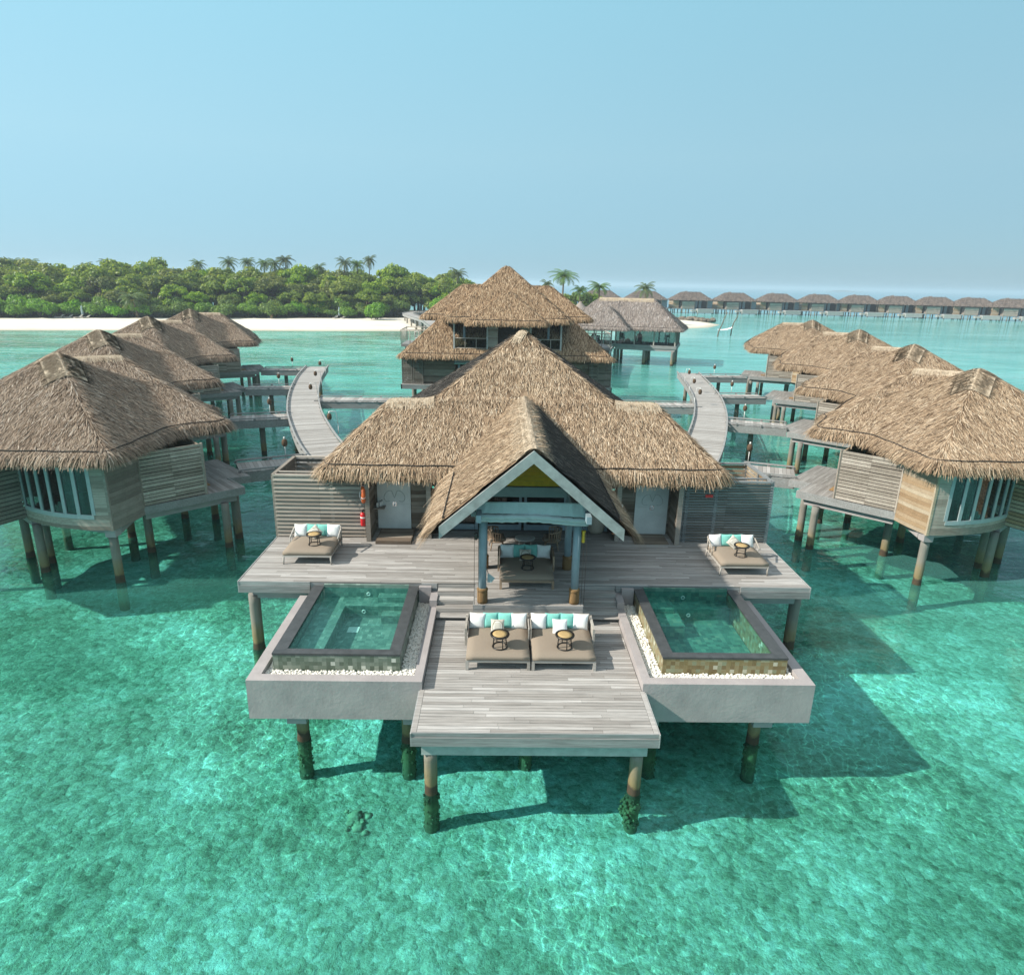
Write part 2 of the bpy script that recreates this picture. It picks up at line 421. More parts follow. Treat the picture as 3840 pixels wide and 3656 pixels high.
# ------------------------------------------------------------------ mesh helpers
class MB:
    def __init__(s, off=(0, 0, 0)):
        s.v, s.n = [], 0
        s.lp, s.ls, s.r, s.mi, s.sm = [], [], [], [], []
        s.off = np.array(off, float)
    def add(s, verts, faces, rnd=.5, m=0, smooth=False):
        b = s.n
        s.v.append(np.asarray(verts, float).reshape(-1, 3)); s.n += len(s.v[-1])
        for f in faces:
            s.lp.append(np.asarray(f, int) + b); s.ls.append(np.array([len(f)]))
        k = len(faces)
        s.r.append(np.broadcast_to(np.asarray(rnd, float), (k,))); s.mi.append(np.full(k, m)); s.sm.append(np.full(k, smooth))
    def quads(s, Q, rnd, m=0, smooth=False):
        Q = np.asarray(Q, float); n, c = Q.shape[0], Q.shape[1]
        s.lp.append(np.arange(n * c) + s.n); s.ls.append(np.full(n, c))
        s.v.append(Q.reshape(-1, 3)); s.n += n * c
        s.r.append(np.broadcast_to(np.asarray(rnd, float), (n,))); s.mi.append(np.full(n, m)); s.sm.append(np.full(n, smooth))
    def hexa(s, b, t, rnd=None, m=0):
        """bottom 4 + top 4 corners (ccw from above)"""
        s.add(list(b) + list(t), [(3, 2, 1, 0), (4, 5, 6, 7), (0, 1, 5, 4), (1, 2, 6, 5), (2, 3, 7, 6), (3, 0, 4, 7)], random.random() if rnd is None else rnd, m)
    def box(s, x0, x1, y0, y1, z0, z1, rnd=None, m=0):
        s.hexa([(x0, y0, z0), (x1, y0, z0), (x1, y1, z0), (x0, y1, z0)], [(x0, y0, z1), (x1, y0, z1), (x1, y1, z1), (x0, y1, z1)], rnd, m)
    def cbox(s, c, size, rz=0.0, rnd=None, m=0, rx=0.0):
        hx, hy, hz = (a / 2 for a in size)
        P = []
        for z in (-hz, hz):
            for x, y in ((-hx, -hy), (hx, -hy), (hx, hy), (-hx, hy)):
                yy, zz = y * math.cos(rx) - z * math.sin(rx), y * math.sin(rx) + z * math.cos(rx)
                P.append((c[0] + x * math.cos(rz) - yy * math.sin(rz), c[1] + x * math.sin(rz) + yy * math.cos(rz), c[2] + zz))
        s.hexa(P[:4], P[4:], rnd, m)
    def bar(s, p, q, w, h, rnd=None, m=0):
        """rectangular bar from p to q, w across, h upright"""
        p, q = Vector(p), Vector(q)
        d = (q - p).normalized()
        side = d.cross(Vector((0, 0, 1)))
        side = Vector((1, 0, 0)) if side.length < 1e-4 else side.normalized()
        up = side.cross(d)
        a, b = side * w / 2, up * h / 2
        s.hexa([p - a - b, p + a - b, q + a - b, q - a - b], [p - a + b, p + a + b, q + a + b, q - a + b], rnd, m)
    def tube(s, pts, rad, n=8, rnd=None, m=0, smooth=True, cap=True):
        pts = [Vector(p) for p in pts]
        rad = [rad] * len(pts) if not hasattr(rad, '__len__') else rad
        V, F = [], []
        ref = None
        for i, p in enumerate(pts):
            d = (pts[min(i + 1, len(pts) - 1)] - pts[max(i - 1, 0)]).normalized()
            if ref is None:
                ref = d.cross(Vector((0, 0, 1)))
                if ref.length < 1e-3:
                    ref = Vector((1, 0, 0))
            a = (ref - d * ref.dot(d)).normalized(); b = d.cross(a); ref = a
            for k in range(n):
                t = 2 * math.pi * k / n
                V.append(p + (a * math.cos(t) + b * math.sin(t)) * rad[i])
        for i in range(len(pts) - 1):
            for k in range(n):
                k2 = (k + 1) % n
                F.append((i * n + k, i * n + k2, (i + 1) * n + k2, (i + 1) * n + k))
        if cap:
            F.append(tuple(range(n))[::-1]); F.append(tuple((len(pts) - 1) * n + k for k in range(n)))
        s.add(V, F, random.random() if rnd is None else rnd, m, smooth)
    def ring(s, c, rad, tr, n=24, k=6, rnd=.5, m=0, nrm=None, squash=1.0):
        V, F = [], []
        for i in range(n):
            a = 2 * math.pi * i / n
            for j in range(k):
                b = 2 * math.pi * j / k
                rr = rad + tr * math.cos(b)
                p = Vector((rr * math.cos(a), rr * math.sin(a), tr * squash * math.sin(b)))
                if nrm is not None:
                    p = Vector((0, 0, 1)).rotation_difference(Vector(nrm)) @ p
                V.append(p + Vector(c))
        for i in range(n):
            for j in range(k):
                F.append((i * k + j, ((i + 1) % n) * k + j, ((i + 1) % n) * k + (j + 1) % k, i * k + (j + 1) % k))
        s.add(V, F, rnd, m, True)
    def lathe(s, prof, c=(0, 0, 0), n=16, rnd=.5, m=0, smooth=True):
        V, F = [], []
        for r_, z in prof:
            for k in range(n):
                t = 2 * math.pi * k / n
                V.append((c[0] + r_ * math.cos(t), c[1] + r_ * math.sin(t), c[2] + z))
        for i in range(len(prof) - 1):
            for k in range(n):
                k2 = (k + 1) % n
                F.append((i * n + k, i * n + k2, (i + 1) * n + k2, (i + 1) * n + k))
        F.append(tuple(range(n))[::-1]); F.append(tuple((len(prof) - 1) * n + k for k in range(n)))
        s.add(V, F, rnd, m, smooth)
    def prism(s, poly, z0, z1, rnd=None, m=0):
        n = len(poly)
        s.add([(x, y, z0) for x, y in poly] + [(x, y, z1) for x, y in poly],
              [tuple(range(n))[::-1], tuple(range(n, 2 * n))] + [(i, (i + 1) % n, n + (i + 1) % n, n + i) for i in range(n)],
              random.random() if rnd is None else rnd, m)
    def build(s, name, mats, parent=None, label=None):
        me = bpy.data.meshes.new(name)
        V = np.concatenate(s.v) - s.off
        L = np.concatenate(s.lp); T = np.concatenate(s.ls)
        me.vertices.add(len(V)); me.vertices.foreach_set('co', V.ravel().astype(np.float32))
        me.loops.add(len(L)); me.loops.foreach_set('vertex_index', L.astype(np.int32))
        me.polygons.add(len(T))
        me.polygons.foreach_set('loop_start', np.concatenate([[0], np.cumsum(T)[:-1]]).astype(np.int32))
        me.polygons.foreach_set('loop_total', T.astype(np.int32))
        me.polygons.foreach_set('material_index', np.concatenate(s.mi).astype(np.int32))
        me.polygons.foreach_set('use_smooth', np.concatenate(s.sm).astype(bool))
        at = me.attributes.new('rnd', 'FLOAT', 'FACE')
        at.data.foreach_set('value', np.concatenate(s.r).astype(np.float32))
        me.update(calc_edges=True)
        for m in (mats if isinstance(mats, (list, tuple)) else [mats]):
            me.materials.append(M[m] if isinstance(m, str) else m)
        o = bpy.data.objects.new(name, me)
        COL.objects.link(o)
        if parent is not None:
            o.parent = parent
        if label:
            o['label'] = label
        return o

def tag(o, label, cat, group=None):
    o['label'] = label; o['category'] = cat
    if group:
        o['group'] = group
    return o
def thing(name, label, cat, loc=(0, 0, 0), rz=0.0, group=None):
    o = bpy.data.objects.new(name, None)
    COL.objects.link(o)
    o.empty_display_size = .3
    o.location = loc; o.rotation_euler = (0, 0, rz)
    return tag(o, label, cat, group)
def dup(root, loc, rz, label, group=None):
    r_ = root.copy(); COL.objects.link(r_)
    r_.location = loc; r_.rotation_euler = (0, 0, rz)
    r_['label'] = label
    if group:
        r_['group'] = group
    for ch in list(root.children):
        c = ch.copy(); COL.objects.link(c); c.parent = r_
        for g in list(ch.children):
            d = g.copy(); COL.objects.link(d); d.parent = c
    return r_
def structure(o):
    o['kind'] = 'structure'
    return o

def boards(mb, poly, ang, z, width=.14, th=.035, gap=.008, maxlen=2.8, m=0):
    """floor boards laid along ang, clipped to a convex polygon"""
    u = np.array([math.cos(ang), math.sin(ang)]); v = np.array([-u[1], u[0]])
    P = np.array(poly, float); a, b = P @ u, P @ v
    def rng_at(w):
        xs = []
        for i in range(len(P)):
            j = (i + 1) % len(P)
            if (b[i] - w) * (b[j] - w) <= 0 and abs(b[i] - b[j]) > 1e-9:
                t = (w - b[i]) / (b[j] - b[i]); xs.append(a[i] + t * (a[j] - a[i]))
        return (min(xs), max(xs)) if len(xs) >= 2 else None
    w = b.min() + 1e-4
    while w < b.max() - .02:
        w2 = min(w + width - gap, b.max() - 1e-4)
        r0, r1 = rng_at(w), rng_at(w2)
        if r0 and r1:
            f = 0.0
            tot = max(r0[1] - r0[0], r1[1] - r1[0])
            cuts = [0.0]
            x = random.uniform(.3, 1) * maxlen
            while x < tot - .4:
                cuts.append(x / tot); x += random.uniform(.75, 1.2) * maxlen
            cuts.append(1.0)
            for c0, c1 in zip(cuts[:-1], cuts[1:]):
                e = .003 / max(tot, .1)
                q = []
                for (ra, ww, cc) in ((r0, w, c0 + e), (r0, w, c1 - e), (r1, w2, c1 - e), (r1, w2, c0 + e)):
                    q.append(u * (ra[0] + (ra[1] - ra[0]) * cc) + v * ww)
                dz = random.uniform(-.002, .002)
                mb.hexa([(p[0], p[1], z - th) for p in q], [(p[0], p[1], z + dz) for p in q], random.random(), m)
        w += width

def slats(mb, p, q, z0, z1, n, th=.03, cover=.8, m=0, jit=0.0, split=1, tilt=.0):
    """horizontal slats between the plan points p and q"""
    p, q = Vector((p[0], p[1], 0)), Vector((q[0], q[1], 0))
    h = (z1 - z0) / n
    nrm = (q - p).cross(Vector((0, 0, 1))).normalized()
    for i in range(n):
        zc = z0 + (i + .5) * h
        for k in range(split):
            a, b = p.lerp(q, k / split + .001), p.lerp(q, (k + 1) / split - .001)
            hh = h * cover / 2
            o = nrm * th / 2
            j = random.uniform(-jit, jit)
            t = nrm * tilt
            A = [a - o + t, b - o + t, b + o + t, a + o + t]; B = [a - o - t, b - o - t, b + o - t, a + o - t]
            mb.hexa([(x.x, x.y, zc - hh + j) for x in A], [(x.x, x.y, zc + hh + j) for x in B], random.random(), m)

def ribbon(mb, line, z0, z1, th, m=0, rnd=None):
    """upright band along a plan polyline"""
    for a, b in zip(line[:-1], line[1:]):
        d = Vector((b[0] - a[0], b[1] - a[1], 0)).normalized(); o = Vector((d.y, -d.x, 0)) * th / 2
        A = [(a[0] - o.x, a[1] - o.y), (b[0] - o.x, b[1] - o.y), (b[0] + o.x, b[1] + o.y), (a[0] + o.x, a[1] + o.y)]
        mb.hexa([(x, y, z0) for x, y in A], [(x, y, z1) for x, y in A], rnd, m)

def arc_pts(a, b, sag, n):
    a, b = Vector(a), Vector(b)
    d = (b - a).normalized(); nr = Vector((d.y, -d.x))
    return [tuple(a.lerp(b, i / n) + nr * sag * (1 - (2 * i / n - 1) ** 2)) for i in range(n + 1)]

def pile(mb, x, y, ztop, zbot=-1.35, r=.16, m=0, growth=0):
    n, V, prof = 14, [], []
    zs = np.linspace(zbot, ztop, 12)
    mb.lathe([(r * (1.12 if z < .02 else 1.0) * (1 + random.uniform(-.03, .03) * (2.2 if z < 0 else .5)), z) for z in zs], (x, y, 0), n, random.random(), m)
    for k in range(growth):
        a, z = random.uniform(0, 6.28), random.uniform(-1.1, -.02)
        s_ = random.uniform(.02, .055)
        c = (x + math.cos(a) * r * 1.12, y + math.sin(a) * r * 1.12, z)
        lump(mb, c, s_, m)

ICO = None
def lump(mb, c, s_, m=0, rnd=None, jit=.25, sq=(1, 1, 1), sub=1, smooth=True):
    global ICO
    if ICO is None:
        import bmesh
        ICO = {}
        for k in (1, 2, 3, 4):
            bm = bmesh.new(); bmesh.ops.create_icosphere(bm, subdivisions=k, radius=1.0)
            ICO[k] = (np.array([v.co[:] for v in bm.verts]), [tuple(v.index for v in f.verts) for f in bm.faces]); bm.free()
    V, F = ICO[sub]
    P = V * (1 + rng.uniform(-jit, jit, (len(V), 1)))
    mb.add(P * np.array(sq) * s_ + np.array(c), F, random.random() if rnd is None else rnd, m, smooth)

# ------------------------------------------------------------------ thatch
def hip(cx, cy, ang, L, Wd, sL, sW, k=.07):
    c, s_ = math.cos(ang), math.sin(ang)
    def f(X, Y):
        u = (X - cx) * c + (Y - cy) * s_; v = -(X - cx) * s_ + (Y - cy) * c
        a = sW * (Wd - np.sqrt(v * v + .012)); b = sL * (L - np.sqrt(u * u + .012))
        return -k * np.logaddexp(-a / k, -b / k)
    return f

def thatch(name, pieces, ze, bbox, parent, off, dens=110, step=.3, fr=.6, mats=('thatch', 'thatch'), rope=True, darkf=None,
           frd=55, k=.12, bl=.5, bw=.034, back=.35, skirt=True, hmax=None, clip=None, lift=.035):
    def H(X, Y):
        r_ = pieces[0](X, Y) / k
        for p in pieces[1:]:
            r_ = np.logaddexp(r_, p(X, Y) / k)
        r_ = r_ * k
        return r_ if hmax is None else np.minimum(r_, hmax(X, Y))
    def G(X, Y, e=.03):
        return (H(X + e, Y) - H(X - e, Y)) / (2 * e), (H(X, Y + e) - H(X, Y - e)) / (2 * e)
    x0, x1, y0, y1 = bbox
    nx, ny = int((x1 - x0) / step) + 1, int((y1 - y0) / step) + 1
    X, Y = np.meshgrid(np.linspace(x0, x1, nx), np.linspace(y0, y1, ny), indexing='ij')
    D = H(X, Y); ins = D > 0
    cell = (ins[:-1, :-1] | ins[1:, :-1] | ins[1:, 1:] | ins[:-1, 1:])
    dm = np.minimum(np.minimum(D[:-1, :-1], D[1:, :-1]), np.minimum(D[1:, 1:], D[:-1, 1:]))
    cell &= dm > -1.1 * step
    PX, PY = X.copy(), Y.copy()
    o = ~ins
    for _ in range(6):
        gx, gy = G(PX[o], PY[o]); d = H(PX[o], PY[o]); g2 = np.maximum(gx * gx + gy * gy, .03)
        PX[o] -= np.clip(d * gx / g2, -step, step); PY[o] -= np.clip(d * gy / g2, -step, step)
    wob = rng.normal(0, .018, X.shape)
    Z = ze + np.maximum(H(PX, PY), 0) + np.where(ins, wob, 0)
    mb = MB(off)
    idx = np.arange(nx * ny).reshape(nx, ny)
    ci, cj = np.nonzero(cell)
    faces = np.stack([idx[ci, cj], idx[ci + 1, cj], idx[ci + 1, cj + 1], idx[ci, cj + 1]], 1)
    used = np.unique(faces); re = -np.ones(nx * ny, int); re[used] = np.arange(len(used))
    VV = np.stack([PX.ravel(), PY.ravel(), Z.ravel()], 1)[used]
    F2 = re[faces]
    fc = VV[F2].mean(1)
    dk = np.zeros(len(F2), bool) if darkf is None else darkf(fc[:, 0], fc[:, 1])
    b = mb.n
    mb.v.append(VV); mb.n += len(VV)
    mb.lp.append(F2.ravel() + b); mb.ls.append(np.full(len(F2), 4)); mb.r.append(rng.uniform(.1, .45, len(F2)))
    mb.mi.append(dk.astype(int)); mb.sm.append(np.full(len(F2), True))
    # the boundary loop
    ed = {}
    for f in F2:
        for a, c in zip(f, np.roll(f, -1)):
            if (c, a) in ed: del ed[(c, a)]
            else: ed[(a, c)] = 1
    nxt = {a: c for a, c in ed}
    loops = []
    while nxt:
        st = next(iter(nxt)); lp = [st]; cur = nxt.pop(st)
        while cur != st and cur in nxt:
            lp.append(cur); cur = nxt.pop(cur)
        if len(lp) > 12: loops.append(np.array([VV[i] for i in lp]))
    rope_mb = MB(off)
    for lp in loops:
        seg = np.roll(lp, -1, 0) - lp; ln = np.linalg.norm(seg, axis=1); cum = np.concatenate([[0], np.cumsum(ln)]); tot = cum[-1]
        def at(sv):
            i = np.clip(np.searchsorted(cum, sv, side='right') - 1, 0, len(lp) - 1)
            t = ((sv - cum[i]) / np.maximum(ln[i], 1e-6))[:, None]
            return lp[i] + seg[i] * t
        ns = max(40, int(tot / .22))
        sv = np.linspace(0, tot, ns, endpoint=False); P = at(sv)
        for _ in range(2): P = (np.roll(P, 1, 0) + 2 * P + np.roll(P, -1, 0)) / 4
        tg = np.roll(P, -1, 0) - np.roll(P, 1, 0); N2 = np.stack([tg[:, 1], -tg[:, 0]], 1); N2 /= np.maximum(np.linalg.norm(N2, axis=1)[:, None], 1e-6)
        for _ in range(3):
            N2 = (np.roll(N2, 1, 0) + 2 * N2 + np.roll(N2, -1, 0)); N2 /= np.maximum(np.linalg.norm(N2, axis=1)[:, None], 1e-6)
        N3 = np.concatenate([N2, np.zeros((ns, 1))], 1)
        if skirt:
            e = fr
            rows = [P - N3 * .05 + [0, 0, .012], P + N3 * .30 * e + [0, 0, -.24 * e], P + N3 * .36 * e + [0, 0, -.62 * e], P + N3 * -.1 + [0, 0, -.70 * e], P - N3 * .9 + [0, 0, -.45 * e]]
            base = mb.n
            mb.v.append(np.concatenate(rows)); mb.n += ns * len(rows)
            FF = []
            for a in range(len(rows) - 1):
                for i in range(ns):
                    j = (i + 1) % ns
                    FF.append((base + a * ns + i, base + a * ns + j, base + (a + 1) * ns + j, base + (a + 1) * ns + i))
            FF = np.array(FF)
            mb.lp.append(FF.ravel()); mb.ls.append(np.full(len(FF), 4)); mb.r.append(rng.uniform(0, .25, len(FF))); mb.mi.append(np.zeros(len(FF), int)); mb.sm.append(np.full(len(FF), True))
        # the fringe of loose straw
        nb = int(tot * frd)
        for layer, (oi, dn, ls_, sh) in enumerate(((-.12, .42, 1.0, 0.), (.10 * fr, .95, .72, -.05))):
            t = rng.uniform(0, tot, nb); B = at(t)
            ii = np.clip((t / tot * ns).astype(int), 0, ns - 1)
            n_ = N3[ii]; tgv = np.stack([-n_[:, 1], n_[:, 0], np.zeros(nb)], 1)
            clump = np.sin(t * 5.1 + layer) * .5 + np.sin(t * 13.7) * .5
            B = B + n_ * (oi + rng.uniform(-.06, .06, nb))[:, None] + np.array([0, 0, .05 + sh]) + tgv * rng.uniform(-.04, .04, nb)[:, None]
            L = fr * ls_ * (rng.uniform(.62, 1.12, nb) + .08 * clump)
            dd = n_ * rng.uniform(.55, .95, nb)[:, None] + tgv * rng.normal(0, .20, nb)[:, None] + np.array([0, 0, -1.0]) * (dn + rng.uniform(-.15, .25, nb))[:, None]
            dd /= np.linalg.norm(dd, axis=1)[:, None]
            MID = B + dd * (L * .55)[:, None]
            d2 = dd + np.array([0, 0, -.45]); d2 /= np.linalg.norm(d2, axis=1)[:, None]
            E = MID + d2 * (L * .5)[:, None]
            w = (tgv * bw * .5) * rng.uniform(.7, 1.4, nb)[:, None]
            rr = np.clip(rng.beta(2.2, 2.0, nb) + .06 * clump, 0, 1) * (1.0 if layer == 0 else .8)
            mb.quads(np.stack([B - w, MID - w * .9, MID + w * .9, B + w], 1), rr)
            mb.quads(np.stack([MID - w * .9, E - w * .35, E + w * .35, MID + w * .9], 1), rr)
        if rope:
            pts = [tuple(P[i] + N3[i] * (.03 - .03 * abs(math.sin(i * .42))) + np.array([0, 0, .055 + .02 * abs(math.sin(i * .42))])) for i in list(range(ns)) + [0]]
            rope_mb.tube(pts, .022, 5, .5)
    # straws lying on the slope
    cx, cy = (X[0, 1] * 0, 0)
    area = step * step
    nb = int(len(ci) * area * dens)
    s_ = rng.integers(0, len(ci), nb)
    bx = X[ci[s_], 0] + rng.uniform(0, 1, nb) * (X[1, 0] - X[0, 0]); by = Y[0, cj[s_]] + rng.uniform(0, 1, nb) * (Y[0, 1] - Y[0, 0])
    d = H(bx, by); gx, gy = G(bx, by)
    keep = (d > .02) & (True if clip is None else clip(bx, by)) & ((gy > -.15) | (rng.uniform(0, 1, nb) < back))
    bx, by, d, gx, gy = bx[keep], by[keep], d[keep], gx[keep], gy[keep]; nb = len(bx)
    N = np.stack([-gx, -gy, np.ones(nb)], 1); N /= np.linalg.norm(N, axis=1)[:, None]
    T = np.stack([-gx, -gy, -(gx * gx + gy * gy)], 1); T /= np.maximum(np.linalg.norm(T, axis=1)[:, None], 1e-4)
    Sd = np.cross(N, T); a = rng.normal(0, .26, nb)[:, None]
    T2 = T * np.cos(a) + Sd * np.sin(a); S2 = np.cross(N, T2)
    L = bl * rng.uniform(.5, 1.25, nb)[:, None]
    w = S2 * (bw * .5 * rng.uniform(.6, 1.5, nb))[:, None]
    B = np.stack([bx, by, ze + d], 1) + N * .012
    E = B + T2 * L + N * (.02 + lift * rng.uniform(0, 1, nb) ** 2)[:, None]
    tw = N * (rng.uniform(-.3, .3, nb) * bw)[:, None]
    rr = rng.beta(1.5, 1.5, nb)
    dk = np.zeros(nb, int) if darkf is None else darkf(bx, by).astype(int)
    Q = np.stack([B - w - tw, E - w * .5, E + w * .5, B + w + tw], 1)
    mb.lp.append(np.arange(nb * 4) + mb.n); mb.ls.append(np.full(nb, 4)); mb.v.append(Q.reshape(-1, 3)); mb.n += nb * 4
    mb.r.append(rr); mb.mi.append(dk); mb.sm.append(np.full(nb, False))
    ro = mb.build(name, list(mats), parent)
    if rope and rope_mb.n:
        rope_mb.build('eave_rope', 'cord', ro)
    return ro, (lambda x, y: ze + float(H(np.array([x]), np.array([y]))[0]))

def cap_strip(hz, p, q, wid, off, parent, name='ridge_cap', n=12, lift=.06, mat='cap'):
    """bundled straw laid over a ridge, following the roof"""
    mb = MB(off)
    p, q = Vector(p), Vector(q); d = (q - p).normalized(); s_ = Vector((-d.y, d.x))
    ks = [-1, -.6, -.25, 0, .25, .6, 1]
    rows = []
    for i in range(n + 1):
        c = p.lerp(q, i / n)
        rows.append([(c.x + s_.x * wid * k_, c.y + s_.y * wid * k_, hz(c.x + s_.x * wid * k_, c.y + s_.y * wid * k_) + lift + random.uniform(-.01, .02)) for k_ in ks])
    for i in range(n):
        for k_ in range(len(ks) - 1):
            mb.add([rows[i][k_], rows[i + 1][k_], rows[i + 1][k_ + 1], rows[i][k_ + 1]], [(0, 1, 2, 3)], random.uniform(.2, 1), 0, True)
    B, E = [], []
    Q = []
    for k in range(int(900 * (q - p).length * wid)):
        c = p.lerp(q, random.random()); sg = random.choice((-1, 1)); a = random.uniform(0, .75); L = random.uniform(.25, .5)
        b1, b2 = a * wid * sg, (a * wid + L) * sg
        x1, y1, x2, y2 = c.x + s_.x * b1, c.y + s_.y * b1, c.x + s_.x * b2, c.y + s_.y * b2
        j = random.uniform(-.08, .08)
        w = d * .015
        z1, z2 = hz(x1, y1) + lift + .02, hz(x2, y2) + .05
        Q.append([(x1 - w.x, y1 - w.y, z1), (x2 - w.x + d.x * j, y2 - w.y + d.y * j, z2), (x2 + w.x + d.x * j, y2 + w.y + d.y * j, z2), (x1 + w.x, y1 + w.y, z1)])
    if Q:
        mb.quads(np.array(Q), rng.uniform(0, 1, len(Q)))
    return mb.build(name, mat, parent)

# ================================================================== SETTING
def plane(name, x0, x1, y0, y1, z, mat):
    mb = MB(); mb.add([(x0, y0, z), (x1, y0, z), (x1, y1, z), (x0, y1, z)], [(0, 1, 2, 3)])
    return structure(mb.build(name, mat))
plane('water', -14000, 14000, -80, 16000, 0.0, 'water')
plane('seabed_far', -1500, 1500, -60, 420, -2.2, 'seabed')
def fbm(X, Y, seed, f0, octs):
    r_ = np.random.default_rng(seed); Z = np.zeros_like(X)
    for o in range(octs):
        for _ in range(5):
            a = r_.uniform(0, 6.28); f = f0 * 2 ** o * r_.uniform(.7, 1.4)
            Z += np.sin((X * math.cos(a) + Y * math.sin(a)) * f + r_.uniform(0, 6.28) + 1.3 * np.sin(X * f * .37 + Y * f * .23 + o)) / 5 * .55 ** o
    return Z
nx, ny = 300, 300
X, Y = np.meshgrid(np.linspace(-48, 48, nx), np.linspace(-3, 84, ny), indexing='ij')
Zs = -1.22 + .13 * fbm(X, Y, 3, .35, 3) + .07 * np.maximum(0, fbm(X, Y, 8, 2.3, 3)) - np.clip((Y - 35) / 60, 0, 1) * .5
mb = MB(); mb.v.append(np.stack([X.ravel(), Y.ravel(), Zs.ravel()], 1)); mb.n = nx * ny
I = np.arange(nx * ny).reshape(nx, ny)
F = np.stack([I[:-1, :-1].ravel(), I[1:, :-1].ravel(), I[1:, 1:].ravel(), I[:-1, 1:].ravel()], 1)
mb.lp.append(F.ravel()); mb.ls.append(np.full(len(F), 4)); mb.r.append(np.full(len(F), .5)); mb.mi.append(np.zeros(len(F), int)); mb.sm.append(np.full(len(F), True))
structure(mb.build('seabed', 'seabed'))

# the island: a sheet that rises from the lagoon
SH = [(-330, 72), (-240, 104), (-160, 131), (-107, 147.5), (-93, 151), (-70, 158), (-43, 163), (-25, 168), (3, 178), (30, 188), (50, 197), (62, 207), (71, 224), (71, 240), (60, 252), (34, 262), (0, 280)]
VEG = [(-335, 92), (-248, 123), (-172, 150), (-121, 167), (-105, 173), (-80, 182), (-45, 195), (-29, 203), (-3, 212), (20, 214), (30, 216), (36, 221), (41, 228), (42, 236), (36, 243), (22, 252), (0, 268)]
INN = [(-360, 150), (-268, 180), (-195, 205), (-140, 226), (-124, 232), (-97, 240), (-58, 252), (-36, 258), (-12, 258), (0, 254), (6, 252), (10, 250), (14, 248), (16, 247), (12, 250), (6, 254), (-6, 262)]
rows = []
for k, (t, z) in enumerate(((-.6, -1.9), (-.12, -.25), (0, .0), (.12, .28), (.4, .75), (.8, 1.2), (1.0, 1.35))):
    rows.append([(s_[0] + (v_[0] - s_[0]) * t, s_[1] + (v_[1] - s_[1]) * t, z) for s_, v_ in zip(SH, VEG)])
mb = MB()
for a in range(len(rows) - 1):
    for i in range(len(SH) - 1):
        mb.add([rows[a][i], rows[a][i + 1], rows[a + 1][i + 1], rows[a + 1][i]], [(0, 1, 2, 3)], .5, 0, True)
structure(mb.build('beach', 'sand'))
mb = MB()
for i in range(len(SH) - 1):
    mb.add([VEG[i] + (1.354,), VEG[i + 1] + (1.354,), INN[i + 1] + (1.36,), INN[i] + (1.36,)], [(0, 1, 2, 3)])
structure(mb.build('ground', 'ground'))

# a thin far islet on the horizon
mb = MB()
pr = [(1725, 0), (1740, 2), (1765, 5), (1800, 7), (1830, 6.5), (1855, 4), (1875, 2), (1920, 1.0), (1960, 0)]
for (a, h1), (b, h2) in zip(pr[:-1], pr[1:]):
    for y_ in (3610, 3690): mb.add([(a, y_, 0), (b, y_, 0), (b, 3650, h2), (a, 3650, h1)], [(0, 1, 2, 3)], .3)
structure(mb.build('hills', 'ground'))

# humid sea air
def m_haze():
    t = NT('humid_sea_air')
    v = t.n('ShaderNodeVolumePrincipled', Color=(.74, .86, .95), Density=.00042, Anisotropy=.2)
    t.t.links.new(v.outputs[0], t.out.inputs['Volume'])
    return t.m
M['haze'] = m_haze()
mb = MB(); mb.box(-14500, 14500, -120, 16500, -3.4, 23.5, .5); hz_ = mb.build('haze', 'haze'); hz_['kind'] = 'stuff'

# ================================================================== MAIN VILLA
O = Vector((0, 22, 2.65)); OF = tuple(O)
V = thing('overwater_villa', 'large central thatched villa with gabled porch and wide timber deck between two plunge pools', 'villa', O)
ZU, ZL = 2.65, 1.95
mb = MB(OF)
boards(mb, [(-9.26, 19.70), (9.26, 19.70), (9.26, 24.4), (-9.26, 24.4)], 0, ZU, .118, gap=.012)
boards(mb, [(-1.64, 18.22), (1.64, 18.22), (1.64, 19.69), (-1.64, 19.69)], 0, ZU, .118, gap=.012)
mb.build('upper_deck', 'deck', V)
mb = MB(OF)
for (x0, x1) in ((-9.28, -7.0), (7.0, 9.28), (-3.4, -2.9), (2.9, 3.4)):
    mb.box(x0, x1, 19.655, 19.69, 2.50, 2.648); mb.box(x0, x1, 19.64, 19.69, 2.26, 2.497)
mb.box(-7.0, 7.0, 19.70, 19.74, 2.2, 2.60)
for sx in (-1, 1):
    x = 9.28 * sx
    mb.box(min(x, x + .03 * sx), max(x, x + .03 * sx), 19.64, 26.3, 2.26, 2.655)
mb.box(-1.66, 1.66, 18.185, 18.215, 2.52, 2.648); 
for k in range(4): mb.box(-1.66, 1.66, 18.19, 18.22, 1.96 + .14 * k, 1.96 + .14 * k + .132)
for sx in (-1, 1): mb.box(1.66 * sx - .02, 1.66 * sx + .02, 18.2, 19.66, 1.95, 2.64)
mb.build('deck_fascia', 'fascia', V)
mb = MB(OF)
mb.box(-9.0, 9.0, 20.0, 20.3, 1.9, 2.24); mb.box(-9.0, 9.0, 23.4, 23.7, 1.9, 2.24)
for x in (-9.0, -4.5, 0, 4.5, 9.0): mb.box(x - .15, x + .15, 20.3, 30, 1.92, 2.22)
mb.box(-6.4, 6.4, 24.5, 30.2, 2.3, 2.6)
mb.build('deck_beam', 'concrete', V)
for (x, y) in ((-9.0, 20.1), (9.25, 20.45), (-7.0, 22.3), (7.0, 22.3), (-9.0, 25.5), (9.0, 25.5), (-5, 29), (5, 29), (0, 20.5), (0, 25), (-4.5, 24), (4.5, 24)):
    mb = MB(OF); pile(mb, x, y, 2.0, r=.185, growth=8); mb.build('pile', 'pile', V)
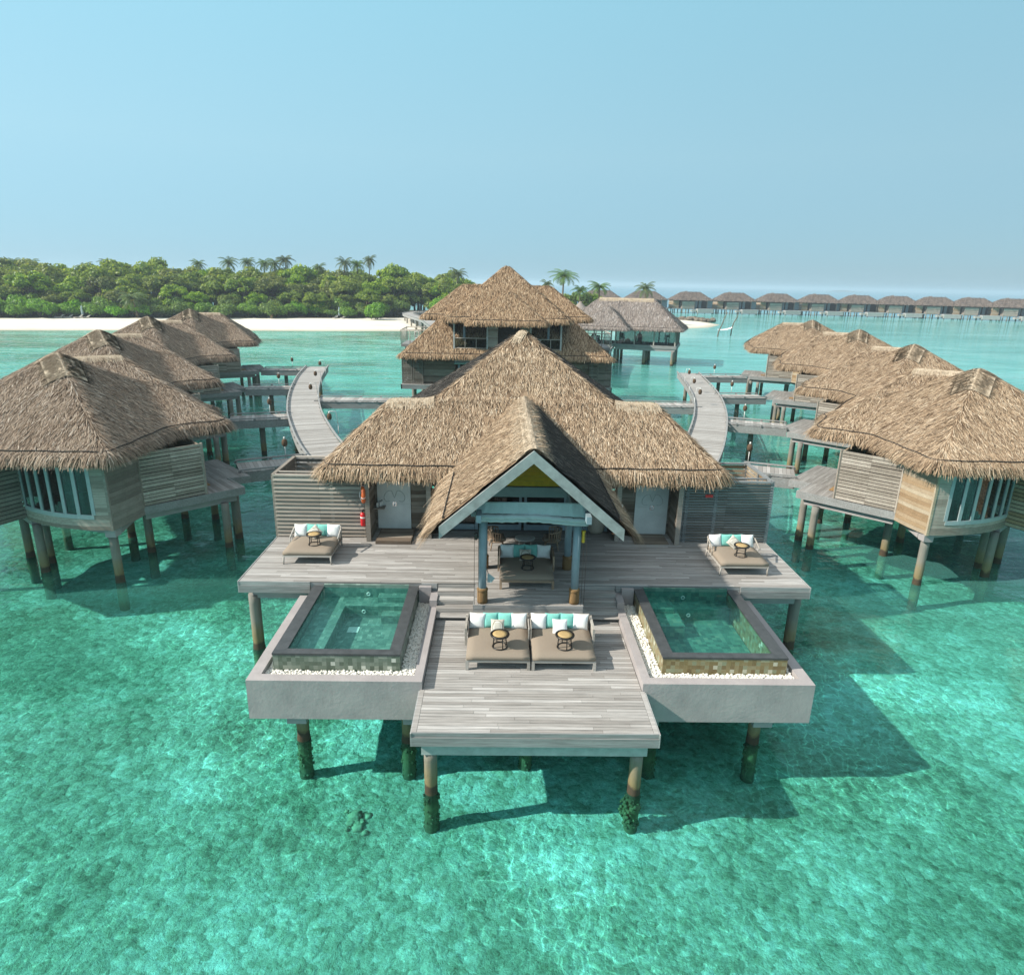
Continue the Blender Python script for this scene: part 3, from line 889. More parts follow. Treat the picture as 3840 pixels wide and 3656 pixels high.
for sx in (-1, 1):
    mb = MB(OF)
    for k in range(4):
        z = ZU - .14 * (k + 1); y = 19.66 - .3 * k
        xa, xb = sorted((1.69 * sx, 2.86 * sx))
        for j in range(3): mb.box(xa, xb, y - .3 + .1 * j, y - .3 + .1 * j + .093, z - .03, z + random.uniform(-.002, .002))
        mb.box(xa, xb, y - .03, y - .005, z, z + .108)
    mb.build('steps', 'deck', V)
# lower deck
mb = MB(OF)
boards(mb, [(-2.83, 14.85), (2.83, 14.85), (2.83, 19.6), (-2.83, 19.6)], 0, ZL, .118, gap=.012)
boards(mb, [(-2.78, 13.16), (2.78, 13.16), (2.78, 14.84), (-2.78, 14.84)], 0, ZL, .118, gap=.012)
for sx in (-1, 1):
    a, b = sorted((2.785 * sx, 2.90 * sx)); mb.box(a, b, 13.16, 14.84, ZL - .03, ZL + .002)
mb.build('lower_deck', 'deck', V)
mb = MB(OF)
for (xa, xb) in ((-2.9, .1), (.103, 2.9)): mb.box(xa, xb, 13.12, 13.155, 1.835, 1.95)
mb.box(-2.9, 2.9, 13.10, 13.14, 1.59, 1.83)
for sx in (-1, 1):
    a, b = sorted((2.90 * sx, 2.93 * sx)); mb.box(a, b, 13.10, 14.8, 1.59, 1.945)
mb.build('deck_fascia', 'fascia', V)
mb = MB(OF)
mb.box(-2.70, 2.70, 13.28, 13.58, 1.21, 1.588); mb.box(-2.7, 2.7, 17.3, 17.6, 1.25, 1.588)
for x in (-2.5, 0, 2.5): mb.box(x - .14, x + .14, 13.6, 17.3, 1.27, 1.585)
mb.build('deck_beam', 'bluel', V)
for (x, y) in ((-2.5, 13.45), (2.5, 13.48), (-.09, 15.6), (-2.45, 17.4), (2.45, 17.4)):
    mb = MB(OF); pile(mb, x, y, 1.215, -1.35, .16, growth=45)
    if x > 2 and y < 14:
        for k in range(110):
            a = random.uniform(2.0, 4.9); zz = random.uniform(-.85, -.12); lump(mb, (x + math.cos(a) * random.uniform(.1, .36) * (1 - abs(zz + .5)), y + math.sin(a) * random.uniform(.1, .28), zz), random.uniform(.03, .065), 0)
    mb.build('pile', 'pile', V)

# walls of the house
mb = MB(OF)
for sx in (-1, 1):
    for (xa, xb) in ((5.62, 6.0), (3.6, 4.33), (4.3, 5.65)):
        a, b = sorted((xa * sx, xb * sx))
        for k in range(17): mb.box(a + .002 * (xa == 4.3), b, 24.36 + .02 * (xa == 4.3), 24.42 + .02 * (xa == 4.3), 2.66 + .15 * k, 2.66 + .15 * k + .146)
    a, b = sorted((5.70 * sx, 5.84 * sx))
    for k in range(17): mb.box(a, b, 23.25, 24.35, 2.66 + .15 * k, 2.66 + .15 * k + .146)
    a, b = sorted((3.50 * sx, 3.62 * sx))
    for k in range(17): mb.box(a, b, 23.6, 24.35, 2.66 + .15 * k, 2.66 + .15 * k + .146)
    x = 6.05 * sx
    mb.box(x - .06, x + .06, 24.4, 30.4, 2.66, 5.5)
mb.box(-6, 6, 30.3, 30.4, 2.66, 5.5)
mb.build('wall', 'plank', V)
for sx in (-1, 1):
    for (xx, yy) in ((5.77, 23.22), (3.56, 23.57)):
        mb = MB(OF); mb.box(xx * sx - .085, xx * sx + .085, yy - .03, yy + .03, 2.655, 5.3); mb.build('wall_post', 'slat', V)
# near-black sheet for the shade of the unlit room behind the porch
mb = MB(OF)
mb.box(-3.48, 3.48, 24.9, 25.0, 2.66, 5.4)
mb.build('opening_shade', 'dark', V)
for sx, x0 in ((-1, -3.4), (1, 1.7), (1, -1.7), (1, .05)):
    mb = MB(OF); w = 1.65
    for (a, b, c, d) in ((x0, x0 + .1, 2.68, 5.0), (x0 + w - .1, x0 + w, 2.68, 5.0), (x0 + .1, x0 + w - .1, 2.68, 2.9), (x0 + .1, x0 + w - .1, 4.85, 5.0)): mb.box(a, b, 24.55, 24.6, c, d)
    d_ = mb.build('glass_door', 'blue', V)
    mb = MB(OF); mb.box(x0 + .1, x0 + w - .1, 24.565, 24.58, 2.9, 4.85); mb.build('pane', 'glass', d_)
# outdoor shower panels
for sx in (-1, 1):
    mb = MB(OF)
    a, b = sorted((4.33 * sx, 5.60 * sx)); zt = 2.78 if sx < 0 else 2.66
    mb.box(a, b, 24.30, 24.345, zt, 3.78); mb.box(a, b, 24.30, 24.345, 3.787, 5.0)
    sp = mb.build('shower_panel', 'shower', V)
    mb = MB(OF)
    cx = (a + b) / 2 + .02
    for s2 in (-1, 1):
        pts = [(cx, 24.298, 4.02)]
        for k in range(13):
            t = k / 12 * math.pi * 1.25
            pts.append((cx + s2 * (.21 + .19 * math.sin(t - .6) + .0), 24.298, 4.12 + .22 * math.cos(t - .3) - .03))
        mb.tube(pts, .012, 5, .5)
    mb.build('relief', 'greyp', sp)
    mb = MB(OF); mb.cbox((cx, 24.285, 3.78), (.15, .03, .17)); mb.tube([(cx, 24.28, 3.78), (cx, 24.2, 3.78), (cx, 24.17, 3.72)], .025, 8); mb.build('tap', 'chrome', sp)
mb = MB(OF); boards(mb, [(-5.46, 22.98), (-4.2, 22.98), (-4.2, 24.28), (-5.46, 24.28)], 0, 2.78, .16); mb.box(-5.46, -4.2, 22.95, 22.975, 2.655, 2.775); mb.box(-5.48, -5.462, 22.95, 24.28, 2.655, 2.775); mb.box(-4.198, -4.18, 22.95, 24.28, 2.655, 2.775)
mb.build('shower_step', 'plank', V)
mb = MB(OF); boards(mb, [(4.2, 23.3), (5.5, 23.3), (5.5, 24.28), (4.2, 24.28)], 0, 2.70, .16); mb.box(4.2, 5.5, 23.27, 23.297, 2.655, 2.698); mb.build('shower_step', 'plank', V)
# little shelf with bottles
for sx in (-1, 1):
    mb = MB(OF); a, b = sorted((5.28 * sx, 5.70 * sx) if sx < 0 else (3.63, 3.95)); mb.box(a, b, 23.9 if sx < 0 else 24.0, 24.34, 3.68, 3.72); mb.build('shelf', 'slat', V)
# slatted screens round the corners of the deck
for sx in (-1, 1):
    mat = 'slat' if sx < 0 else 'slatb'
    xo, xi, y0, y1 = 9.27 * sx, 5.95 * sx, 23.62, 26.3
    s_ = None
    mb = MB(OF)
    pst = [(xo, y0), (7.15 * sx if sx < 0 else 7.2, y0), (xi, y0), (xo, y1), (xi * .98, y1), (xo, (y0 + y1) / 2)]
    if sx > 0: pst.append((6.12, y0))
    for (px, py) in pst: mb.box(px - .06, px + .06, py - .05, py + .05, 2.4, 5.02)
    for A, B in (((xo, y0), (xi, y0)), ((xo, y0), (xo, y1)), ((xo, y1), (xi, y1))):
        mb.bar((A[0], A[1], 5.06), (B[0], B[1], 5.06), .14, .07)
    mb.bar((xo, (y0 + y1) / 2 - .9, 5.065), (xi, (y0 + y1) / 2 - .9, 5.065), .10, .05)
    sc = mb.build('slat_screen', 'slat' if sx < 0 else 'slatb', V)
    mb = MB(OF)
    slats(mb, (xo, y0 - .04), (xi, y0 - .04), 2.68, 5.0, 15 if sx < 0 else 22, .025, .80, split=2, tilt=.02)
    mb.build('slats', mat, sc)
    mb = MB(OF)
    slats(mb, (xo, y0), (xo, y1), 2.42, 5.0, 17, .03, .8, split=2, tilt=.02); slats(mb, (xo - .05 * sx, y1), (xi, y1), 2.6, 5.0, 14, .03, .8, split=2)
    mb.box(min(xo, xi) + .06, max(xo, xi), y0 + .03, y0 + .045, 2.66, 4.98)
    mb.box(min(xo, xi) + .1, max(xo, xi), y0 + .1, y1 - .1, 2.55, 2.64)
    mb.build('slats', 'slatd' if sx < 0 else 'teak', sc)
mb = MB(OF); mb.box(6.78, 7.06, 23.535, 23.55, 4.46, 4.57); mb.build('red_notice', 'red', V)

# roofs
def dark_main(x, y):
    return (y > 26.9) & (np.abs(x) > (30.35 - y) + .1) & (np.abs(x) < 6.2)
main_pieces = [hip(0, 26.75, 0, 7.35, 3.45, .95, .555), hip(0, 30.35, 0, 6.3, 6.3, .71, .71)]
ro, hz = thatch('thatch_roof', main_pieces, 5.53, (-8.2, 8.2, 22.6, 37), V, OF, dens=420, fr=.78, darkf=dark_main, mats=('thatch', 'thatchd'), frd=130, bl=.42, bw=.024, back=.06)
cap_strip(hz, (-.15, 30.3), (.2, 30.1), .5, OF, ro, n=5, lift=.1)
cap_strip(hz, (-5.5, 26.75), (-3.6, 26.75), .33, OF, ro, lift=.07)
cap_strip(hz, (3.7, 26.75), (5.5, 26.75), .33, OF, ro, lift=.07)
# porch gable roof
def porch(X, Y):
    a = .86 * (2.72 - np.sqrt(X * X + .012)); return a
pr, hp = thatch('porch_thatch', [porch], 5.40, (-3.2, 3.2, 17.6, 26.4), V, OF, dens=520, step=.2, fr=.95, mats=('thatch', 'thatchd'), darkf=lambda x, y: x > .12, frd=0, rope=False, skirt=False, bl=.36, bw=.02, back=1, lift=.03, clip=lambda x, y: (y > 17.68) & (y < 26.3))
# its eaves: fringe along the two sides only
mb = MB(OF)
for sx in (-1, 1):
    rp = MB(OF); nb = 900
    y = 17.62 + rng.uniform(0, 1, nb) ** 1.1 * 5.3
    x = np.full(nb, 2.5) * sx; z = np.full(nb, 5.40 + .86 * .22 + .02)
    B = np.stack([x, y, z], 1); n_ = np.tile([sx, 0., 0.], (nb, 1)); tg = np.tile([0, 1., 0], (nb, 1))
    for lay in range(2):
        L = (1.05 - .25 * lay) * rng.uniform(.6, 1.15, nb)
        dd = n_ * rng.uniform(.6, .85, nb)[:, None] + tg * (rng.normal(-.12, .16, nb))[:, None] + np.array([0, 0, -1.]) * rng.uniform(.55, .85, nb)[:, None]
        dd /= np.linalg.norm(dd, axis=1)[:, None]
        b0 = B + n_ * (.12 * lay) + np.array([0, 0, -.1 * lay]) + rng.uniform(-.03, .03, (nb, 3))
        mid = b0 + dd * (L * .55)[:, None]; d2 = dd + np.array([0, 0, -.35]); d2 /= np.linalg.norm(d2, axis=1)[:, None]; e = mid + d2 * (L * .5)[:, None]
        w = tg * (.017 * rng.uniform(.7, 1.4, nb))[:, None]; rr = rng.beta(2.4, 1.8, nb)
        mi = 0
        mb.quads(np.stack([b0 - w, mid - w * .9, mid + w * .9, b0 + w], 1), rr); mb.quads(np.stack([mid - w * .9, e - w * .3, e + w * .3, mid + w * .9], 1), rr)
    mb.add([(2.35 * sx, 17.7, 5.62), (2.35 * sx, 23.2, 5.62), (2.95 * sx, 23.2, 5.10), (2.95 * sx, 17.75, 5.10)], [(0, 1, 2, 3)], .1)
    mb.add([(2.95 * sx, 17.75, 5.10), (2.95 * sx, 23.2, 5.10), (2.3 * sx, 23.2, 5.2), (2.3 * sx, 17.7, 5.2)], [(0, 1, 2, 3)], .1)
    rp.tube([(2.52 * sx, 17.62 + k * .16, 5.645 + .02 * abs(math.sin(k * .6))) for k in range(30)], .02, 5)
    rp.build('eave_rope', 'cord', pr)
mb.build('eave_fringe', 'thatch', pr)
cap_strip(lambda x, y: 5.40 + .86 * (2.72 - math.sqrt(x * x + .03)), (0, 17.58), (0, 26.3), .27, OF, pr, n=26, lift=.10)
# barge boards, ceiling, yellow louvred gable, beams
for sx in (-1, 1):
    for (y0, y1, zo, hh) in ((17.52, 17.60, -.02, .36), (22.6, 22.66, -.05, .2)):
        mb = MB(OF)
        A = [(0, y0, 7.66 + zo - hh), (sx * 2.62, y0, 5.42 + zo - hh), (sx * 2.62, y1, 5.42 + zo - hh), (0, y1, 7.66 + zo - hh)]
        B = [(0, y0, 7.66 + zo), (sx * 2.62, y0, 5.42 + zo), (sx * 2.62, y1, 5.42 + zo), (0, y1, 7.66 + zo)]
        if sx < 0: A, B = A[::-1], B[::-1]
        mb.hexa(A, B, .5)
        mb.build('barge_board', 'barge', V)
mb = MB(OF)
for sx in (-1, 1):
    A = [(0, 17.6, 7.40), (sx * 2.6, 17.6, 5.18), (sx * 2.6, 24.3, 5.18), (0, 24.3, 7.40)]; B = [(p[0], p[1], p[2] + .12) for p in A]
    if sx < 0: A, B = A[::-1], B[::-1]
    mb.hexa(A, B, .3)
mb.build('porch_ceiling', 'plank', V)
mb = MB(OF)
z = 5.62
while z < 7.3:
    w = (7.38 - z) / .855 - .05
    if w > .03: mb.cbox((0, 20.98, z + .05), (2 * w, .02, .16), rx=-.62)
    z += .17
lv = mb.build('gable_louvres', 'yellow', V)
mb = MB(OF); mb.prism([(-2.05, 21.06), (2.05, 21.06), (2.05, 21.08), (-2.05, 21.08)], 5.5, 5.6)
mb.add([(-2.0, 21.08, 5.56), (2.0, 21.08, 5.56), (0, 21.08, 7.38)], [(0, 1, 2)]); mb.build('louvre_backing', 'plank', lv)
mb = MB(OF)
mb.box(-2.0, 2.0, 20.92, 21.02, 5.22, 5.56)
for x in (-1.4, 1.4): mb.box(x - .07, x + .07, 18.38, 20.92, 5.30, 5.48)
mb.box(-1.75, 1.75, 18.32, 18.46, 5.44, 5.60)
for x in (-1.5, 1.62): mb.box(x - .07, x + .07, 17.62, 18.3, 5.50, 5.72)
mb.build('porch_beam', 'blue', V)
# rolled canvas blind hung in the gable
mb = MB(OF)
n = 30
top = [(-1.52 + 3.1 * i / n, 18.2 + .012 * math.sin(i * 1.9), 5.93) for i in range(n + 1)]
bot = [(-1.60 + 3.25 * i / n, 18.10 + .02 * math.sin(i * 2.3 + 1), 5.63 - .10 * (i / n) ** 2) for i in range(n + 1)]
for i in range(n): mb.add([bot[i], bot[i + 1], top[i + 1], top[i]], [(0, 1, 2, 3)], .5, 0, True)
for rr, dz in ((.085, -.09), (.06, -.19)):
    mb.tube([(p[0], p[1] - .02, p[2] + dz - .02 * math.sin(k * .3)) for k, p in enumerate(bot)], [rr * (1 + .1 * math.sin(k * 2.1)) for k in range(n + 1)], 8, .5)
mb.tube([top[0], top[-1]], .02, 6)
mb.build('rolled_blind', 'sail', V)
mb = MB(OF)
for x, d in ((-1.64, .0), (-1.52, .02), (1.66, .0), (1.58, .03)): mb.tube([(x, 18.1 + d, 5.4), (x * 1.0, 18.12 + d, 2.7)], .006, 4)
mb.build('blind_cord', 'cord', V)
# columns with rope-bound feet
for (x, y) in ((-1.4, 18.40), (1.4, 18.42), (1.42, 20.95), (-1.42, 20.95)):
    mb = MB(OF); mb.lathe([(.118, 2.66), (.118, 5.44)], (x, y, 0), 18, .5)
    c = mb.build('column', 'blue', V)
    mb = MB(OF); mb.lathe([(.155, 2.655), (.16, 2.75), (.158, 3.0), (.15, 3.03), (.165, 3.05), (.168, 3.10), (.15, 3.13), (.125, 3.14)], (x, y, 0), 20, .5); mb.build('rope_binding', 'binding', c)

# ================================================================== PLUNGE POOLS
def plunge_pool(sx, label):
    cx = 5.1 * sx
    o = (cx, 17.2, 1.05)
    t = thing('plunge_pool', label, 'pool', o)
    xo, xi = 7.33 * sx, 2.845 * sx      # tray outline
    yf, yb = 14.82, 19.62
    def B(mb, xa, xb, y0, y1, z0, z1):
        a, b = sorted((xa, xb)); mb.box(a, b, y0, y1, z0, z1)
    mb = MB(o)
    wth = .30
    B(mb, xo, xi, yf, yf + wth, 1.05, 2.19)
    B(mb, xo, xo - wth * sx, yf + wth, yb, 1.05, 2.19)
    B(mb, xi, xi + (wth - .07) * sx, yf + wth, yb - .7, 1.05, 2.19)
    B(mb, xi, xi + (wth - .07) * sx, yb - .7, yb, 1.05, 2.42)
    B(mb, xi + .23 * sx, xi + .62 * sx, yb - .15, yb, 1.05, 2.60)
    B(mb, xo - wth * sx, xi + .23 * sx, yf + wth, yb, 1.05, 1.15)
    for xx, w in ((6.15, .25), (3.15, .22)): B(mb, (xx - w) * sx, (xx + w) * sx, 14.9, 15.6, .84, 1.05)
    mb.build('tray', 'concrete', t)
    mb = MB(o)
    xp, xq, yq, yr = 6.85 * sx, 3.50 * sx, 15.52, 19.6
    # tiled outer walls
    B(mb, xp, xq, yq, yq + .3, 1.16, 2.50); B(mb, xp, xp - .3 * sx, yq + .3, yr, 1.16, 2.50); B(mb, xq, xq + .3 * sx, yq + .3, yr, 1.16, 2.50)
    mb.build('tiled_wall', 'tileg' if sx < 0 else 'tileo', t)
    mb = MB(o)
    ix, jx = 6.52 * sx, 3.80 * sx
    def cop(P, z0=2.503, z1=2.56):
        mb.prism(P if sx > 0 else P[::-1], z0, z1)
    e = .012
    a, b, c, d = xp + e * sx, xq - e * sx, yq - e, yr
    cop([(b, c), (a, c), (ix, 15.76), (jx, 15.76)]); cop([(a, c + .001), (a, d), (ix, d), (ix, 15.762)]); cop([(b, d), (b, c + .001), (jx, 15.762), (jx, d)])
    mb.build('coping', 'coping', t)
    mb = MB(o)
    # basin: floor, bench along the outer side and the back
    B(mb, ix - .002 * sx, jx + .002 * sx, 15.822, 19.6, 1.70, 1.75)
    if sx < 0:
        B(mb, ix, ix + .78, 15.83, 19.6, 1.752, 2.17); B(mb, ix + .782, jx, 18.98, 19.6, 1.752, 2.17); B(mb, jx - .75, jx, 18.62, 18.978, 1.752, 2.02); B(mb, jx - .95, jx, 19.25, 19.6, 2.172, 2.34)
    else:
        B(mb, jx, jx + .95, 17.9, 19.6, 1.752, 2.17); B(mb, jx + .952, ix, 19.1, 19.6, 1.752, 2.12); B(mb, jx, jx + .8, 18.7, 19.6, 2.172, 2.33)
    B(mb, ix, jx, 19.56, 19.64, 1.76, 2.62)
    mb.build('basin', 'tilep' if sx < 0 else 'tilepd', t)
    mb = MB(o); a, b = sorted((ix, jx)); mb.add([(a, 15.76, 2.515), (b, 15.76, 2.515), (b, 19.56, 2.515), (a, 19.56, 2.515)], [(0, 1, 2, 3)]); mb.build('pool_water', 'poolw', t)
    mb = MB(o)
    for (x, y, z) in ((5.1 * sx, 19.555, 2.3), (5.15 * sx, 18.965, 1.98)): mb.ring((x, y, z), .05, .02, 14, 6, nrm=(0, 1, 0)); 
    mb.build('pool_light', 'white', t)
    if sx < 0:
        mb = MB(o); mb.box(-5.5, -5.16, 18.05, 18.38, 1.752, 1.765); mb.build('drain_grate', 'white', t)
    for (x, y) in ((6.17 * sx, 15.42), (3.32 * sx, 15.38), (6.2 * sx, 19.0), (3.3 * sx, 19.0)):
        mb = MB(o); pile(mb, x, y, 1.06, -1.35, .165, growth=45); mb.build('pile', 'pile', t)
    # white pebbles round the pool
    mb = MB(o)
    def scatter(x0, x1, y0, y1, zb, n):
        x0, x1 = sorted((x0, x1))
        for _ in range(n):
            s_ = random.uniform(.022, .042)
            lump(mb, (random.uniform(x0 + .02, x1 - .02), random.uniform(y0 + .02, y1 - .02), zb + random.uniform(-.02, .045)), s_, 0, None, .15, (1.15, 1, .7), 1, True)
    z0 = 2.03
    scatter(xo - .3 * sx, xi + .23 * sx, 15.12, 15.52, z0, 1500); scatter(xi + .23 * sx, xq, 15.5, 19.45, z0, 2000); scatter(xp, xo - .3 * sx, 15.5, 19.5, z0, 600)
    a, b = sorted((xo - .3 * sx, xi + .23 * sx))
    mb.box(a, b, 15.13, 15.5, z0 - .06, z0 - .0, .5); a2, b2 = sorted((xi + .235 * sx, xq - .005 * sx)); mb.box(a2, b2, 15.502, 19.45, z0 - .06, z0, .5); a3, b3 = sorted((xp + .005 * sx, xo - .305 * sx)); mb.box(a3, b3, 15.502, 19.5, z0 - .06, z0, .5)
    pb = mb.build('pebbles', 'pebble')
    pb.location = o
    tag(pb, 'white pebbles filling the tray round the ' + ('green tiled' if sx < 0 else 'ochre tiled') + ' plunge pool', 'pebbles')
    pb['kind'] = 'stuff'
    return t
plunge_pool(-1, 'sunlit plunge pool with green tiled walls and a drain grate on its floor')
plunge_pool(1, 'half shaded plunge pool with ochre tiled walls, nearer the red notice')

# ================================================================== FURNITURE OF THE MAIN VILLA
def cushion(w, d, h, n=8, round_=.16):
    """soft box with rounded rim, centred, base at 0"""
    mb = MB()
    xs = np.linspace(-1, 1, n + 1)
    U, Vv = np.meshgrid(xs, xs, indexing='ij')
    e = np.maximum(np.abs(U), np.abs(Vv)) ** 8
    top = h * (1 - .22 * e) + h * .08 * (1 - U ** 2) * (1 - Vv ** 2)
    V = []; F = []
    for i in range(n + 1):
        for j in range(n + 1): V.append((U[i, j] * w / 2 * (1 - .012 * e[i, j]), Vv[i, j] * d / 2 * (1 - .012 * e[i, j]), top[i, j]))
    N = (n + 1) ** 2
    for i in range(n):
        for j in range(n): F.append((i * (n + 1) + j, (i + 1) * (n + 1) + j, (i + 1) * (n + 1) + j + 1, i * (n + 1) + j + 1))
    rim = [(i, 0) for i in range(n)] + [(n, j) for j in range(n)] + [(n - i, n) for i in range(n)] + [(0, n - j) for j in range(n)]
    k0 = len(V)
    for zz, s_ in ((h * .5, 1.012), (h * .12, 1.0), (0, .97)):
        for (i, j) in rim: V.append((U[i, j] * w / 2 * s_, Vv[i, j] * d / 2 * s_, zz))
    m = len(rim)
    ring0 = [i * (n + 1) + j for i, j in rim]
    rings = [ring0] + [[k0 + r_ * m + k for k in range(m)] for r_ in range(3)]
    for a, b in zip(rings[:-1], rings[1:]):
        for k in range(m): F.append((a[k], b[k], b[(k + 1) % m], a[(k + 1) % m]))
    mb.add(V, F, .5, 0, True)
    return mb

def pillow_mesh(sz, th):
    n = 10; xs = np.linspace(-1, 1, n + 1); mb = MB()
    V, F = [], []
    for sgn in (1, -1):
        for u in xs:
            for v in xs:
                b = (max(0, 1 - u ** 2) * max(0, 1 - v ** 2)) ** .42
                px = u * (1 - .07 * (1 - v ** 2) * (abs(u) ** 3)) ; pz = v * (1 - .07 * (1 - u ** 2) * (abs(v) ** 3))
                V.append((px * sz / 2, -sgn * th / 2 * b * (1 + .08 * math.sin(5 * u + 3 * v)), pz * sz / 2))
    N = (n + 1) ** 2
    for s_ in (0, 1):
        for i in range(n):
            for j in range(n):
                f = (s_ * N + i * (n + 1) + j, s_ * N + (i + 1) * (n + 1) + j, s_ * N + (i + 1) * (n + 1) + j + 1, s_ * N + i * (n + 1) + j + 1)
                F.append(f if s_ == 0 else f[::-1])
    mb.add(V, F, .5, 0, True)
    return mb
PIL = {}
def pillow(mat, x, y, z, lean, yaw, roll, label, group, sz=.46, th=.17):
    key = (mat, sz)
    if key not in PIL:
        PIL[key] = pillow_mesh(sz, th).build('pillow', mat); o = PIL[key]
    else:
        o = PIL[key].copy(); COL.objects.link(o)
    o.rotation_mode = 'XYZ'
    o.matrix_world = Matrix.Translation((x, y, z)) @ Matrix.Rotation(yaw, 4, 'Z') @ Matrix.Rotation(-lean, 4, 'X') @ Matrix.Rotation(roll, 4, 'Y')
    return tag(o, label, 'pillow', group)

def square_daybed(name, label, x, y, z, wood='furn', arms=(-1, 1)):
    t = thing(name, label, 'daybed', (x, y, z), 0, 'daybeds of the central villa')
    w, d = 1.74, 1.72
    mb = MB(); cw = cushion(w - .04, 1.70, .18); 
    o = cw.build('mattress', 'linen', t); o.location = (0, d / 2 - .03, .30)
    mb = MB()
    mb.box(-w / 2, w / 2, .0, .05, .235, .30); mb.box(-w / 2, -w / 2 + .05, .05, d, .235, .30); mb.box(w / 2 - .05, w / 2, .05, d, .235, .30); mb.box(-w / 2 + .05, w / 2 - .05, .05, d, .27, .295)
    mb.build('frame', wood, t)
    for lx in (-w / 2, w / 2 - .075):
        for ly in (-.003, d - .08):
            mb = MB(); mb.box(lx - .002, lx + .077, ly, ly + .075, 0, .298); mb.build('leg', wood, t)
    mb = MB(); mb.box(-w / 2, w / 2, d, d + .06, .2, .80); 
    for k in range(4): mb.box(-w / 2 + .05, w / 2 - .05, d - .015, d - .003, .47 + .08 * k, .53 + .08 * k)
    mb.build('backrest', wood, t)
    for s_ in arms:
        mb = MB(); xx = s_ * (w / 2 + .012)
        a, b = sorted((xx, xx + s_ * .06))
        mb.box(a, b, d - .78, d - .70, .2, .74); mb.box(a, b, d - .06, d + .06, .2, .76); mb.box(a, b, d - .70, d - .06, .665, .74); mb.box(a + .015, b - .015, d - .70, d - .06, .30, .66)
        mb.build('arm', wood, t)
    return t
square_daybed('daybed', 'square armed lower deck daybed beside the pool with the drain grate', -.905, 15.76, ZL)
square_daybed('daybed', 'square armed daybed on the lower deck, carrying three white pillows', .885, 15.76, ZL)
square_daybed('daybed', 'shaded wooden daybed under the gabled porch between the blue columns', -.01, 19.30, ZU, 'chair')

def spindle_daybed(label, x, y, z, mir=1):
    t = thing('daybed', label, 'daybed', (x, y, z), 0, 'daybeds of the central villa')
    w, d = 1.66, 1.58
    o = cushion(w - .04, d, .17).build('mattress', 'linen', t); o.location = (0, d / 2, .33)
    mb = MB()
    mb.box(-w / 2, w / 2, .0, .05, .27, .33); mb.box(-w / 2, -w / 2 + .05, .05, d + .1, .27, .33); mb.box(w / 2 - .05, w / 2, .05, d + .1, .27, .33); mb.box(-w / 2 + .05, w / 2 - .05, .05, d, .30, .325)
    mb.build('frame', 'furn', t)
    for lx in (-w / 2 + .035, w / 2 - .035):
        for ly in (.03, d + .05):
            mb = MB(); mb.tube([(lx, ly, .30), (lx * 1.02, ly - .01, 0)], [.035, .025], 6); mb.build('leg', 'furn', t)
    # curved rail with spindles round the back and along one flank
    pts = []
    W2 = w / 2 + .01
    for k in range(5): pts.append((-W2 - .02 * 0, d - .62 + .62 * k / 4 * .85, .58 + .18 * k / 4))
    for k in range(1, 8):
        a = math.pi - k / 8 * math.pi / 2
        pts.append((-W2 + .22 + .22 * math.cos(a), d - .06 + .22 * math.sin(a), .77))
    pts += [(-x_, y_, z_) for x_, y_, z_ in pts[::-1]]
    mb = MB(); mb.tube(pts, .028, 8); mb.build('back_rail', 'furn', t)
    for p in pts[::2] + [(xx, d + .155, .77) for xx in np.linspace(-.5, .5, 8)]:
        mb = MB(); mb.tube([(p[0] * .985, p[1] - (.04 if p[1] > d else 0), .32), p], .014, 5); mb.build('spindle', 'furn', t)
    return t
spindle_daybed('curved back daybed by the grey slat screen that carries the fire extinguisher', -7.45, 21.02, ZU)
spindle_daybed('curved back daybed before the bluish slat screen with the red notice', 7.40, 20.56, ZU)

def side_table(x, y, z, label):
    t = thing('side_table', label, 'side table', (x, y, z), random.uniform(0, 1), 'round black side tables')
    mb = MB(); mb.ring((0, 0, .018), .20, .018, 28, 6); mb.build('base_ring', 'black', t)
    for k in range(4):
        a = k * math.pi / 2; mb = MB(); mb.tube([(.20 * math.cos(a), .20 * math.sin(a), .02), (.175 * math.cos(a), .175 * math.sin(a), .36)], .016, 6); mb.build('leg', 'black', t)
    mb = MB(); mb.lathe([(.20, .355), (.262, .362), (.268, .385), (.262, .405), (.205, .402), (.2, .39)], (0, 0, 0), 32, .5); mb.ring((0, 0, .26), .175, .008, 24, 5)
    mb.build('rim', 'black', t)
    mb = MB(); mb.lathe([(.203, .386), (.203, .397), (.1, .403), (.01, .404)], (0, 0, 0), 30, .5); mb.build('woven_top', 'rattan', t)
TZ = .485
side_table(-.86, 16.17, ZL + TZ, 'round black table with woven top on the lower daybed below the striped pillow')
side_table(.92, 16.17, ZL + TZ, 'round black table with woven top on the lower daybed below the white front pillow')
side_table(.02, 19.86, ZU + TZ, 'round black table on the shaded porch daybed')
side_table(-7.33, 21.62, ZU + .50, 'round black table on the curved back daybed by the fire extinguisher')
side_table(7.42, 21.1, ZU + .50, 'round black table on the curved back daybed before the red notice')

